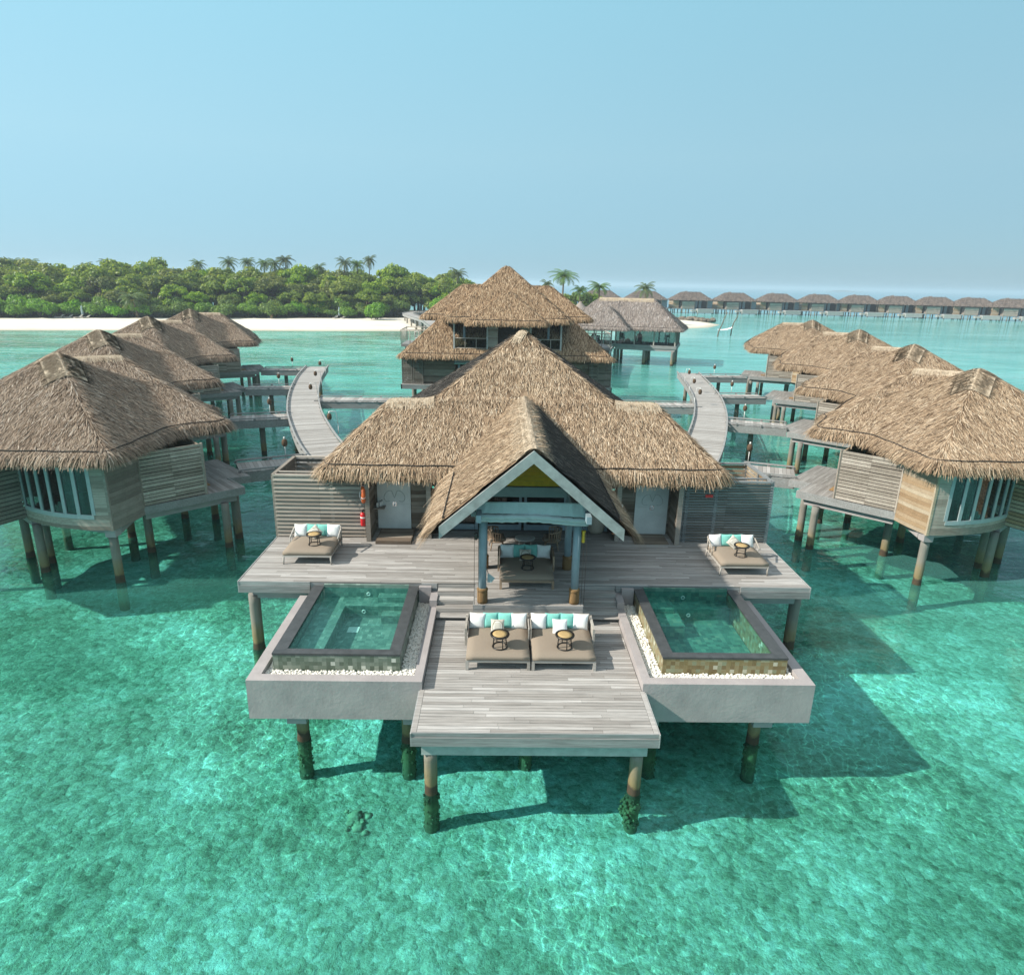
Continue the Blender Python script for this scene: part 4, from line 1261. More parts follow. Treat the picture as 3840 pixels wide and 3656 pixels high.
def pillows(cx, yb, z, where, grp, kinds, front, dia=False, sc=1.0):
    xs = (-.62, -.22, .20, .60)
    nm = ('first', 'second', 'third', 'fourth')
    for k, (mx, x) in enumerate(zip(kinds, xs)):
        c = {'pillow': 'white', 'aqua': 'aqua'}[mx]
        side = {0: 'leftmost', 1: 'left of two', 2: 'right of two', 3: 'rightmost'}[k]
        pillow(mx, cx + x * sc + random.uniform(-.015, .015), yb - (.02 if mx == 'pillow' else -.02), z + .20, R(18 + random.uniform(-3, 3)), random.uniform(-.1, .1), random.uniform(-.05, .05),
               '%s %s %s on the %s' % (side, c, 'pillow' if mx == 'pillow' else 'pillows', where), grp, .46 if mx == 'pillow' else .45)
    fc = 'white' if front == 'pillow' else ('striped beige' if not dia else 'diamond set beige')
    pillow(front, cx - .02, yb - .27, z + (.24 if dia else .17), R(30), .06, R(45) if dia else .03, '%s front pillow on the %s' % (fc, where), grp, .40 if front != 'pillow' else .44, .15)
KK = ('pillow', 'aqua', 'aqua', 'pillow')
pillows(-.905, 17.30, ZL + .47, 'lower daybed beside the pool with the drain grate', 'pillows on the lower daybeds', KK, 'pattern')
pillows(.885, 17.30, ZL + .47, 'lower daybed nearer the ochre tiled pool', 'pillows on the lower daybeds', KK, 'pillow')
pillows(-.01, 20.86, ZU + .47, 'porch daybed', 'pillows on the porch daybed', KK, 'pattern')
pillows(-7.45, 22.50, ZU + .49, 'curved back daybed by the fire extinguisher', 'pillows on the curved back daybeds', KK, 'pattern', True, .95)
pillows(7.40, 22.04, ZU + .49, 'curved back daybed before the red notice', 'pillows on the curved back daybeds', KK, 'pattern', True, .95)

def armchair(x, y, rz, label):
    t = thing('armchair', label, 'armchair', (x, y, ZU), rz, 'teak armchairs under the porch')
    o = cushion(.58, .56, .12).build('seat_cushion', 'linen', t); o.location = (0, 0, .36)
    mb = MB(); mb.ring((0, 0, .35), .33, .025, 24, 6); mb.build('seat_frame', 'chair', t)
    for a in (45, 135, 225, 315):
        mb = MB(); mb.tube([(.26 * math.cos(R(a)), .26 * math.sin(R(a)), .36), (.36 * math.cos(R(a)), .36 * math.sin(R(a)), 0)], [.028, .02], 6); mb.build('leg', 'chair', t)
    pts = [(.36 * math.cos(R(a)), .36 * math.sin(R(a)), .70 + .06 * math.cos(R(a - 180))) for a in range(75, 286, 15)]
    mb = MB(); mb.tube(pts, .03, 6); mb.build('top_rail', 'chair', t)
    for p in pts[::1]:
        mb = MB(); mb.bar((p[0] * .9, p[1] * .9, .36), p, .045, .015); mb.build('back_slat', 'chair', t)
    mb = pillow_mesh(.44, .15); o = mb.build('back_cushion', 'linen', t); o.location = (-.19, 0, .60); o.rotation_euler = (0, R(-16), R(90))
    return t
armchair(-1.0, 22.75, R(8), 'teak armchair half hidden behind the left blue column of the porch')
armchair(1.02, 22.8, R(176), 'teak armchair with a grey cushion beside the right rear blue column of the porch')
t = thing('round_table', 'round pale terrazzo table between the two teak armchairs', 'table', (.02, 22.45, ZU))
mb = MB(); mb.lathe([(.30, .50), (.36, .51), (.365, .54), (.34, .553), (.01, .555)], n=32); mb.build('tabletop', 'stone_top', t)
for a in (90, 210, 330):
    mb = MB(); mb.tube([(.22 * math.cos(R(a)), .22 * math.sin(R(a)), .5), (.30 * math.cos(R(a)), .30 * math.sin(R(a)), 0)], .025, 6); mb.build('leg', 'furn', t)
# odds and ends
t = thing('fire_extinguisher', 'red fire extinguisher hanging on the slat screen', 'fire extinguisher', (-6.0, 23.42, 3.2))
mb = MB(); mb.lathe([(.02, -.01), (.085, 0), (.095, .03), (.095, .43), (.07, .50), (.03, .52)], n=16); mb.build('cylinder', 'red', t)
mb = MB(); mb.lathe([(.03, .52), (.03, .60)], n=10); mb.cbox((.02, -.03, .62), (.05, .16, .03)); mb.tube([(.03, 0, .58), (.11, -.02, .52), (.12, -.03, .25), (.1, -.05, .12)], .012, 6); mb.build('valve', 'black', t)
mb = MB(); mb.lathe([(.097, .30), (.097, .36)], n=16); mb.build('tag', 'white', t)
t = thing('lifebuoy', 'orange ring buoy with pale rope hanging edge on above the extinguisher', 'lifebuoy', (-5.94, 23.36, 4.46))
mb = MB(); mb.ring((0, 0, 0), .28, .075, 28, 10, nrm=(1, .25, 0)); mb.build('ring', 'orange', t)
mb = MB()
for k in range(4):
    a = k * math.pi / 2 + .4; c = Vector((0, 0, 1)).rotation_difference(Vector((1, .25, 0))) @ Vector((.28 * math.cos(a), .28 * math.sin(a), 0)); mb.ring(c, .075, .012, 12, 5, nrm=(0, math.cos(a), math.sin(a)))
mb.tube([(-.06, -.1, .2), (-.1, -.14, 0), (-.06, -.12, -.2), (0, -.1, -.33)], .014, 5); mb.build('rope', 'white', t)
for (x, y, z, nm) in ((-5.56, 24.05, 3.72, 'first'), (-5.47, 24.15, 3.72, 'second'), (-5.42, 24.25, 3.72, 'third')):
    t = thing('bottle', 'white pump bottle on the shower shelf by the lifebuoy', 'bottle', (x, y, z), 0, 'pump bottles on the shower shelf')
    mb = MB(); mb.lathe([(.04, 0), (.045, .02), (.045, .15), (.02, .175), (.018, .19)], n=12); mb.build('body', 'white', t)
    mb = MB(); mb.tube([(0, 0, .19), (0, 0, .235), (0, -.05, .235)], .01, 6); mb.build('pump', 'black', t)
t = thing('bottle', 'white pump bottle on the shelf of the right hand shower', 'bottle', (3.8, 24.2, 3.722))
mb = MB(); mb.lathe([(.045, 0), (.05, .02), (.05, .18), (.02, .2), (.018, .21)], n=12); mb.build('body', 'white', t)
mb = MB(); mb.tube([(0, 0, .21), (0, 0, .25), (0, -.05, .25)], .01, 6); mb.build('pump', 'black', t)
t = thing('torch', 'yellow rescue torch hung from the right front column', 'torch', (1.60, 18.52, 4.6))
mb = MB(); mb.lathe([(.05, 0), (.055, .02), (.05, .3), (.065, .34), (.065, .38)], n=12); mb.build('tube', 'yellow', t)
mb = MB(); mb.tube([(0, 0, .38), (-.05, -.02, .5)], .01, 5); mb.build('strap', 'black', t)
t = thing('cloth_bag', 'small grey blue cloth bag hung low on the left front column', 'bag', (-1.18, 18.38, 3.32))
mb = MB(); mb.add([(-.08, 0, 0), (.05, -.06, .02), (.16, 0, .14), (.0, .05, .05), (-.07, 0, .28), (-.02, -.03, .30)], [(0, 1, 5, 4), (1, 2, 5), (0, 4, 3), (3, 4, 5, 2), (0, 3, 2, 1)], .5); mb.build('pouch', 'sail', t)
mb = MB(); mb.tube([(-.05, -.01, .29), (-.09, 0, .42)], .012, 5); mb.build('strap', 'black', t)
t = thing('wall_lantern', 'small dark lantern fixed to the left front column', 'lantern', (-1.60, 18.38, 4.70))
mb = MB(); mb.lathe([(.04, 0), (.055, .02), (.055, .2), (.04, .22)], n=12); mb.build('shade', 'black', t)
mb = MB(); mb.tube([(.05, 0, .06), (.2, .01, .06)], .018, 6); mb.build('bracket', 'frame', t)
t = thing('wicker_basket', 'large pale wicker basket under the right slope of the porch', 'basket', (2.9, 24.5, ZU))
mb = MB(); mb.lathe([(.24, 0), (.33, .15), (.36, .45), (.33, .75), (.30, .80), (.27, .79), (.26, .5)], n=20); mb.build('body', 'basket', t)
mb = MB(); mb.ring((0, 0, .80), .31, .03, 20, 6); mb.build('rim', 'basket', t)

# coral heads on the seabed
for k, (x, y, s_) in enumerate(((-4.55, 13.7, .42),)):
    t = MB((x, y, -1.2))
    for j in range(22): lump(t, (x + random.gauss(0, s_ * .6), y + random.gauss(0, s_ * .5), -1.22 + random.uniform(0, .16)), s_ * random.uniform(.12, .42), 0, None, .3, (1, 1, .6), 2)
    o = t.build('coral_head', 'coral'); o.location = (x, y, -1.2)
    tag(o, ['dark coral head under water just off the sunlit pool tray', 'dark coral lump on the pale seabed'][min(k, 1)], 'coral', None if k == 0 else 'coral lumps on the seabed')

# ================================================================== JETTIES AND WALKWAYS
def smooth_line(P, n):
    P = np.array(P, float); s_ = np.concatenate([[0], np.cumsum(np.linalg.norm(np.diff(P, axis=0), axis=1))])
    t = np.linspace(0, s_[-1], n); Q = np.stack([np.interp(t, s_, P[:, 0]), np.interp(t, s_, P[:, 1])], 1)
    for _ in range(max(6, n // 5)):
        Q[1:-1] = (Q[:-2] + 2 * Q[1:-1] + Q[2:]) / 4
    return Q
def walkway(name, label, line, width, z, pitch=.2, kerb=True, group=None, blocks=True, pile_every=6.0, piles=True, kh=.12, bd=.55, offs=0.0, pilepos=None, sides=(-1, 1), zf=None):
    L = sum(math.dist(a, b) for a, b in zip(line[:-1], line[1:]))
    Q = smooth_line(line, max(12, int(L / .5))) if len(line) > 2 else np.stack([np.linspace(line[0][0], line[1][0], max(6, int(L / .6))), np.linspace(line[0][1], line[1][1], max(6, int(L / .6)))], 1)
    c = Q[len(Q) // 2]; o = (float(c[0]), float(c[1]), z)
    t = thing(name, label, 'walkway', o, 0, group)
    T = np.gradient(Q, axis=0); T /= np.linalg.norm(T, axis=1)[:, None]; N = np.stack([T[:, 1], -T[:, 0]], 1)
    s_ = np.concatenate([[0], np.cumsum(np.linalg.norm(np.diff(Q, axis=0), axis=1))])
    def at(u, off):
        q = np.array([np.interp(u, s_, Q[:, 0]), np.interp(u, s_, Q[:, 1])]); n_ = np.array([np.interp(u, s_, N[:, 0]), np.interp(u, s_, N[:, 1])]); n_ /= np.linalg.norm(n_)
        return q + n_ * off
    mb = MB(o); u = 0.0; tot = s_[-1]; h = width / 2
    while u < tot - pitch * .5:
        a, b = u + .005, min(u + pitch - .006, tot)
        q = [at(a, -h), at(a, h), at(b, h), at(b, -h)]
        dz = random.uniform(-.003, .003)
        mb.hexa([(p[0], p[1], z - .04) for p in q], [(p[0], p[1], z + dz) for p in q], random.random()); u += pitch
    mb.build('decking', 'deckw', t)
    ns = max(4, int(tot / .8)); us = np.linspace(0, tot, ns + 1)
    for sd in sides:
        if kerb:
            mb = MB(o)
            for a, b in zip(us[:-1], us[1:]):
                P = [at(a, sd * (h - .02)), at(a, sd * (h + .08)), at(b, sd * (h + .08)), at(b, sd * (h - .02))]
                if sd < 0: P = P[::-1]
                mb.hexa([(p[0], p[1], z + kh * .55) for p in P], [(p[0], p[1], z + kh) for p in P], .5)
            for a in us[::2]:
                p = at(a, sd * (h + .03)); mb.box(p[0] - .07, p[0] + .07, p[1] - .05, p[1] + .05, z - .03, z + kh * .55, .2)
            mb.build('kerb_rail', 'fascia', t)
        mb = MB(o)
        for a, b in zip(us[:-1], us[1:]):
            P = [at(a, sd * (h - .03)), at(a, sd * (h + .03)), at(b, sd * (h + .03)), at(b, sd * (h - .03))]
            if sd < 0: P = P[::-1]
            mb.hexa([(p[0], p[1], z - bd) for p in P], [(p[0], p[1], z - .045) for p in P], .4)
        mb.build('side_beam', 'fascia', t)
    if piles:
        for uu in (np.arange(pile_every * .5 + offs, tot, pile_every) if pilepos is None else pilepos):
            p = at(uu, 0)
            mb = MB(o); w2 = at(uu, h * .8); w1 = at(uu, -h * .8); mb.bar((w1[0], w1[1], z - bd + .1), (w2[0], w2[1], z - bd + .1), .3, .25); mb.build('cross_beam', 'concrete', t)
            for of in ((0,) if width < 2.1 else (-h * .6, h * .6)):
                p = at(uu, of); mb = MB(o); pile(mb, p[0], p[1], z - bd, -2.3, .19); mb.build('pile', 'pile', t)
    return t
M['deckw'] = m_wood('walkway_planks', R(20), GREY, mott=.3)
JL = [(-21.2, 74.3), (-19.9, 66.5), (-18.1, 58.4), (-16.75, 53.2), (-15.05, 47.5), (-13.2, 42.5), (-11.75, 38.8), (-10.3, 35.6), (-8.6, 32.3)]
JR = [(20.05, 74.7), (18.55, 65.0), (17.25, 58.0), (16.0, 53.0), (14.55, 48.0), (12.7, 42.6), (11.1, 38.3), (9.8, 35.2), (8.4, 32.2)]
walkway('jetty', 'curved grey jetty leading past the villas on the beach side', JL, 2.3, 2.70, .16, group='curved jetties', offs=2, kh=.16)
walkway('jetty', 'curved grey jetty leading past the villas on the open lagoon side', JR, 2.3, 2.70, .16, group='curved jetties', offs=2, kh=.16)
walkway('walkway', 'straight walkway crossing behind the central villa between the two jetties', [(-15.7, 53.7), (0, 54.4), (15.3, 53.9)], 2.2, 2.66, .2, pilepos=[5.2, 14, 24, 28.5], kh=.13)
WL = [((-14.3, 32.95), (-11.2, 34.5)), ((-19.5, 45.3), (-15.7, 46.6)), ((-23.3, 58.9), (-19.4, 59.6)), ((-26.2, 71.6), (-21.6, 72.0))]
WR = [((14.6, 33.4), (12.2, 34.3)), ((19.3, 45.9), (15.4, 47.3)), ((22.5, 59.1), (18.6, 58.9)), ((25.6, 72.5), (20.6, 72.3))]
ORD = ('nearest', 'second', 'third', 'farthest')
for k, (a, b) in enumerate(WL):
    walkway('walkway', 'short walkway from the beach side jetty to the %s thatched villa there' % ORD[k], [a, b], 2.0, 2.68, .2, group='short walkways to the villas', pilepos=[math.dist(a, b) * (.5 if k else .75)], kh=.16)
for k, (a, b) in enumerate(WR):
    walkway('walkway', 'short walkway from the lagoon side jetty to the %s thatched villa there' % ORD[k], [a, b], 2.0, 2.68, .2, group='short walkways to the villas', pilepos=[math.dist(a, b) * .55], kh=.16)

def lantern(x, y, z, label, arm=None, h=1.0):
    t = thing('lantern', label, 'lantern', (x, y, z), 0, 'wicker lanterns on the jetties')
    mb = MB(); mb.tube([(0, 0, -.1), (0, 0, h * .55)], .022, 6)
    c = (0, 0, h * .55)
    if arm is not None:
        mb.tube([(0, 0, h * .5), (arm[0] * .2, arm[1] * .2, h * 1.35), (arm[0], arm[1], h * 1.35), (arm[0], arm[1], h * 1.2)], .02, 6); c = (arm[0], arm[1], h * .82)
    mb.build('post', 'white', t)
    mb = MB(); mb.lathe([(.06, 0), (.13, .06), (.155, .2), (.13, .34), (.07, .40)], c, 14, .5); mb.build('wicker_shade', 'wicker', t)
    mb = MB(); mb.lathe([(.05, .40), (.05, .5), (.03, .52)], c, 8, .5); mb.build('cap', 'white', t)
for k, (x, y) in enumerate(((-12.5, 35.0), (-17.4, 47.3), (-20.9, 60.3), (-23.6, 73.3))): lantern(x, y, 2.78, 'barrel shaped wicker lantern on the %s villa walkway, beach side' % ORD[k])
for k, (x, y) in enumerate(((12.9, 35.6), (17.0, 48.0), (20.2, 60.5), (22.6, 73.5))): lantern(x, y, 2.78, 'barrel shaped wicker lantern on the %s villa walkway, lagoon side' % ORD[k])
for k, (x, y) in enumerate(((-11.1, 41.2), (-15.5, 53.0), (-17.2, 60.8), (-18.8, 68.5))): lantern(x, y, 2.75, 'wicker lantern hung from a bent post on the beach side jetty, %s of its row' % ORD[k], (-.5, -.1))
for k, (x, y) in enumerate(((15.0, 54.0), (16.3, 60.4), (17.6, 66.9))): lantern(x, y, 2.75, 'wicker lantern hung from a bent post on the lagoon side jetty, %s of its row' % ORD[k], (.35, -.1))

# ================================================================== THE VILLAS ON EITHER SIDE
def water_villa(side, label):
    mir = side > 0
    def T(x, y): return (-x + .65, y + .7) if mir else (x, y)
    def P(*ps):
        r_ = [T(*p) for p in ps]
        return r_
    ox, oy = T(-20.2, 29.4); o = (ox, oy, 2.7)
    t = thing('water_villa', label, 'villa', o, 0, 'thatched villas along the jetties')
    sg = -1 if mir else 1
    def A(a): return math.pi - a if mir else a
    th_ = 'thatch' if mir else 'thatchg'
    c1 = T(-20.05, 29.3); c2 = T(-20.93, 32.64)
    pieces = [hip(c1[0], c1[1], 0, 4.45, 4.95, .715, .645), hip(c2[0], c2[1], A(R(35)), 4.83, 5.85, .78, .445)]
    bx = (-29.5, -12.8, 23.3, 38.5) if not mir else (13.3, 30.2, 24.0, 39.3)
    ro, hz = thatch('thatch_roof', pieces, 5.58, bx, t, o, dens=400, fr=.80, mats=(th_, th_), frd=120, bl=.46, bw=.023, back=.22, k=.09)
    a, b = T(-20.7, 30.1), T(-18.9, 27.95); cap_strip(hz, a, b, .7, o, ro, n=8, lift=.07)
    a, b = T(-21.3, 32.6), T(-19.2, 34.0); 
    ax = (math.cos(A(R(35))), math.sin(A(R(35))))
    e = T(-19.75, 33.45); cap_strip(hz, (e[0] - ax[0] * 2.6, e[1] - ax[1] * 2.6), (e[0] + ax[0] * .1, e[1] + ax[1] * .1), .3, o, ro, n=8, lift=.07)
    BL, BR, S1, S2, DC, E1 = (-20.15, 25.87), (-16.12, 24.75), (-15.82, 26.6), (-14.0, 28.5), (-12.75, 29.62), (-17.1, 32.1)
    fl = [T(*p) for p in (BL, BR, S1, S2, E1, (-22.5, 32.5))]
    wood = 'teak' if mir else 'slatd'
    # bay with curved window wall
    arc = arc_pts(BL, BR, .35, 14)
    mb = MB(o)
    for k in range(3):
        ribbon(mb, P(*arc), 2.36 + .15 * k, 2.505 + .15 * k, .06 + .012 * (2 - k), rnd=random.random())
    for k in range(15): ribbon(mb, P(*arc[12:]), 2.815 + .16 * k, 2.97 + .16 * k, .06, rnd=random.random())
    ribbon(mb, P(*arc), 5.2, 5.6, .06)
    mb.build('bay_wall', 'slat' if mir else 'slat', t)
    mb = MB(o)
    sarc = arc_pts(BR, S1, .06, 5)
    for k in range(19): ribbon(mb, P(*sarc), 2.36 + .165 * k, 2.52 + .165 * k, .06, rnd=random.random())
    q = T(*BR); mb.box(q[0] - .05, q[0] + .05, q[1] - .05, q[1] + .05, 2.34, 5.4, .9)
    mb.build('side_wall', wood, t)
    # window: frame with panes
    mb = MB(o)
    ws = arc[:13]
    ribbon(mb, P(*ws), 2.815, 2.99, .10, rnd=.5); ribbon(mb, P(*ws), 4.98, 5.15, .10, rnd=.5)
    for k in range(0, 13, 2):
        q = T(*ws[k]); dx = (ws[min(k + 1, 12)][0] - ws[max(k - 1, 0)][0], (ws[min(k + 1, 12)][1] - ws[max(k - 1, 0)][1]) )
        ang = math.atan2(dx[1], dx[0] * sg)
        mb.cbox((q[0], q[1], 3.985), (.15, .085, 1.99), ang, .5)
    wf = mb.build('bay_window', 'frame', t)
    for k in range(0, 12, 2):
        mb = MB(o); ribbon(mb, P(ws[k], ws[k + 1], ws[k + 2]), 2.992, 4.978, .012, rnd=.5); mb.build('pane', 'glass', wf)
    # slatted screens
    mb = MB(o); slats(mb, T(*S1), T(*S2), 2.72, 5.02, 15, .03, .80, split=2, jit=.008)
    for p in (S1, S2): q = T(*p); mb.box(q[0] - .05, q[0] + .05, q[1] - .05, q[1] + .05, 2.66, 5.04)
    mb.build('slat_screen', 'slat' if mir else 'slat', t)
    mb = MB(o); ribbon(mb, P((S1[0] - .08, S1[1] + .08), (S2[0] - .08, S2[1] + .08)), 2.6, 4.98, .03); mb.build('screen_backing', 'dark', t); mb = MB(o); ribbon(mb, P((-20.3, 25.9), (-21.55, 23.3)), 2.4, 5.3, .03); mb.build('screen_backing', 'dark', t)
    LS = (-21.4, 23.2)
    mb = MB(o); slats(mb, T(*BL), T(*LS), 2.45, 5.35, 17, .03, .80, split=1); q = T(*LS); mb.box(q[0] - .06, q[0] + .06, q[1] - .06, q[1] + .06, 2.4, 5.4)
    slats(mb, T(*LS), T(-25.2, 25.3), 2.45, 5.35, 17, .03, .80, split=2)
    mb.build('slat_screen', wood if mir else 'slatd', t)
    mb = MB(o)
    for a, b in ((S2, E1), (E1, (-22.5, 32.6)), ((-22.5, 32.6), (-25.2, 28.5)), ((-25.2, 28.5), (-25.2, 25.3))):
        for k in range(14): ribbon(mb, P(a, b), 2.6 + .165 * k, 2.76 + .165 * k, .06, rnd=random.random())
    mb.build('wall', 'plank' if not mir else 'teak', t)
    mb = MB(o)
    ribbon(mb, P((-19.2, 28.6), (-15.6, 28.8)), 2.7, 5.5, .05); ribbon(mb, P((-19.2, 28.6), (-22.5, 27.2)), 2.7, 5.5, .05)
    mb.build('inner_wall', 'plank', t)
    mb = MB(o); mb.prism(fl if not mir else fl[::-1], 2.45, 2.62, .3); mb.build('floor', 'plank', t)
    # decks
    ang = A(R(132))
    mb = MB(o)
    d1 = [(S1[0] + .05, S1[1] - .05), DC, (-14.1, 31.05), (-16.6, 31.2), (-15.3, 28.3)]
    boards(mb, P(DC, (-14.05, 31.0), (-16.0, 29.4), (-14.25, 28.25)), ang, 2.70, .13)
    boards(mb, P((-13.2, 31.5), (-16.0, 34.45), (-17.2, 33.2), (-16.0, 29.4), (-14.1, 30.98)), ang, 2.685, .13)
    mb.build('entry_deck', 'deckd2' if mir else 'deckd', t)
    mb = MB(o)
    def fas(a, b, z0, z1, th=.05): ribbon(mb, P(a, b), z0, z1, th)
    fas((S1[0] - .1, S1[1] - .12), (DC[0], DC[1] - .03), 2.36, 2.71); fas(DC, (-14.07, 31.02), 2.36, 2.705); fas((-14.07, 31.0), (-13.17, 31.5), 2.34, 2.69); fas((-13.17, 31.5), (-16.0, 34.5), 2.34, 2.69); fas((-16.0, 34.5), (-17.3, 33.2), 2.34, 2.69)
    mb.build('deck_fascia', 'fascia', t)
    mb = MB(o)
    for a, b in (((-16.0, 26.9), (-13.2, 29.6)), ((-16.3, 25.2), (-20.0, 26.2)), ((-16.2, 25.2), (-16.7, 28.3)), ((-13.8, 31.0), (-16.6, 33.0)), ((-20, 26), (-23.5, 29)), ((-16.7, 28.3), (-18.5, 30.2))):
        a, b = T(*a), T(*b); mb.bar((a[0], a[1], 2.21), (b[0], b[1], 2.21), .28, .28)
    q = T(-16.3, 25.02); mb.box(q[0] - .2, q[0] + .2, q[1] - .2, q[1] + .2, 2.02, 2.34)
    mb.build('deck_beam', 'concrete', t)
    for (x, y) in ((-16.36, 25.07), (-19.95, 25.97), (-20.3, 26.9), (-16.66, 28.22), (-13.45, 28.95), (-13.4, 30.06), (-13.9, 31.1), (-15.6, 32.66), (-17.2, 32.74), (-18.48, 30.0), (-21.6, 27.5), (-22.6, 31.5), (-25, 26)):
        q = T(x, y); mb = MB(o); pile(mb, q[0], q[1], 2.12, -2.0, .17, growth=3); mb.build('pile', 'pile', t)
    mb = MB(o); q = T(-14.75, 29.9); mb.cbox((q[0], q[1], 2.73), (.75, .4, .03), A(R(132)), .5); mb.build('doormat', 'binding', t)
    return t
VL = water_villa(-1, 'nearest greyish thatched villa on the beach side, with a curved window bay')
VR = water_villa(1, 'nearest golden thatched villa on the lagoon side, with a curved window bay')
for k, (dx, dy, a) in enumerate(((-5.7, 13.0, 0), (-10.15, 27.8, -6), (-13.1, 42.2, -16))):
    dup(VL, (-20.2 + dx, 29.4 + dy, 2.7), R(a), '%s greyish thatched villa of the four along the beach side jetty' % ORD[k + 1])
for k, (dx, dy, a) in enumerate(((5.1, 13.45, 0), (9.4, 28.7, 12), (12.6, 45.0, 19))):
    dup(VR, (20.85 + dx, 30.1 + dy, 2.7), R(a), '%s golden thatched villa of the four along the lagoon side jetty' % ORD[k + 1])

# ================================================================== TWO-STOREY VILLA BEHIND
def big_villa():
    o = (-.45, 64, 2.75)
    t = thing('two_storey_villa', 'two storey thatched villa with balconies, standing behind the central villa', 'villa', o)
    x0, x1, yf = -10.15, 9.4, 61.6
    low, hz = thatch('lower_thatch_roof', [hip(-.45, 66.2, 0, 9.5, 5.5, .92, .86)], 5.72, (-10.6, 9.7, 60.2, 72.5), t, o, dens=150, fr=.75, mats=('thatchr', 'thatchr'), frd=70, bl=.5, bw=.04, back=.05)
    up, h2 = thatch('upper_thatch_roof', [hip(-.5, 66.3, 0, 5.6, 5.6, .84, .84), hip(-.45, 68.2, 0, 7.9, 3.75, .78, .78)], 8.95, (-9, 8.2, 58.6, 72.6), t, o, dens=150, fr=.75, mats=('thatchr', 'thatchr'), frd=70, bl=.5, bw=.04, back=.05, k=.05)
    thatch('gable_thatch', [hip(-.42, 62.85, 0, 3.4, 3.35, .80, .80)], 8.78, (-4.4, 3.6, 59, 67), t, o, dens=190, fr=.75, mats=('thatchr', 'thatchr'), frd=75, bl=.5, bw=.04, back=.05, k=.05, clip=lambda x, y: y < 64.5)
    mb = MB(o)
    mb.box(x0, x1, yf, yf + .12, 2.38, 2.80); mb.box(x0, x0 + .1, yf, 70, 2.38, 2.8); mb.box(x1 - .1, x1, yf, 70, 2.38, 2.8)
    mb.build('deck_fascia', 'fascia', t)
    mb = MB(o); boards(mb, [(x0, yf + .12), (x1, yf + .12), (x1, 63), (x0, 63)], 0, 2.80, .2); mb.box(x0, x1, 63, 71, 2.6, 2.79); mb.build('deck', 'deck', t)
    mb = MB(o)
    for k in range(15):
        z = 2.85 + .18 * k
        for (a, b) in ((-8.1, -5.3), (4.6, 7.2)): mb.box(a, b, 62.3, 62.4, z, z + .174)
        for (a, b) in ((-5.3, -5.2), (4.5, 4.6)): mb.box(a, b, 62.3, 66, z, z + .174)
    mb.box(x0 + .3, x1 - .3, 64.5, 64.6, 2.8, 6)
    mb.build('wall', 'plank', t)
    for (a, b) in ((-10.05, -9.15), (-9.0, -8.15), (7.25, 8.0), (8.1, 9.3)):
        mb = MB(o); slats(mb, (a, 62.0), (b, 62.0), 2.85, 5.3, 15, .04, .75); mb.box(a - .03, a + .03, 61.97, 62.05, 2.8, 5.3); mb.box(b - .03, b + .03, 61.97, 62.05, 2.8, 5.3); mb.build('slat_screen', 'slatd', t)
    for xx in (x0 + .08, x1 - .08):
        mb = MB(o); slats(mb, (xx, 62), (xx, 66), 2.85, 5.3, 15, .04, .75); mb.build('slat_screen', 'slatd', t)
    mb = MB(o)
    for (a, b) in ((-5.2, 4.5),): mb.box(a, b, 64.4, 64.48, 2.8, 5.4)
    mb.build('opening_shade', 'dark', t)  # dark sheet, shade of the ground floor put into its colour
    for x in (-8.6, 7.55, -4.8, 4.2):
        mb = MB(o); mb.lathe([(.11, 2.8), (.11, 5.4)], (x, 62.2 if abs(x) > 5 else 61.9, 0), 12, .5); c = mb.build('column', 'blue', t)
        mb = MB(o); mb.lathe([(.15, 2.8), (.155, 3.2), (.13, 3.3)], (x, 62.2 if abs(x) > 5 else 61.9, 0), 12, .5); mb.build('rope_binding', 'binding', c)
    mb = MB(o); mb.tube([(-5.2, 61.5, 4.85), (-2.0, 61.5, 4.9)], .12, 8); mb.box(-5.2, -2, 61.5, 61.52, 4.9, 5.2); mb.build('rolled_blind', 'sail', t)
    # upper floor
    mb = MB(o); mb.box(-5.3, 4.55, 61.15, 66, 5.86, 6.14); mb.build('balcony_slab', 'fascia', t)
    mb = MB(o)
    for k in range(3): mb.box(-5.25, 4.5, 61.3, 61.38, 5.25 + .2 * k, 5.44 + .2 * k)
    mb.build('balcony_apron', 'teak', t)
    mb = MB(o); mb.box(-5.2, 4.45, 61.26, 61.30, 5.22, 5.36); mb.build('apron_board', 'orange', t)
    mb = MB(o)
    for k in range(16):
        z = 6.15 + .18 * k
        mb.box(-2.15, -1.25, 61.4, 61.5, z, z + .174); mb.box(.75, 1.65, 61.4, 61.5, z, z + .174)
        for xx in (-2.15, 1.6): mb.box(xx, xx + .05, 61.5, 64.3, z, z + .174)
    mb.box(-1.25, .75, 61.42, 61.5, 8.5, 9.0); mb.box(-1.25, .75, 61.42, 61.5, 6.15, 6.3)
    mb.build('upper_wall', 'slat', t)
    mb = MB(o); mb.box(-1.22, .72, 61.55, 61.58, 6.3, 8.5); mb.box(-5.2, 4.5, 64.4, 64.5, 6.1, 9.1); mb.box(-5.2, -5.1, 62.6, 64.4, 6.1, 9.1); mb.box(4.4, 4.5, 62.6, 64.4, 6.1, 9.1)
    mb.build('window', 'dark', t)  # near-black boxes for the shade of the upper rooms
    for (a, b) in ((-4.9, -3.2), (-3.1, -2.3), (1.8, 3.0), (3.1, 4.2)):
        mb = MB(o); mb.box(a, b, 64.36, 64.39, 6.15, 8.4, .5); mb.build('shutter', 'blue', t)
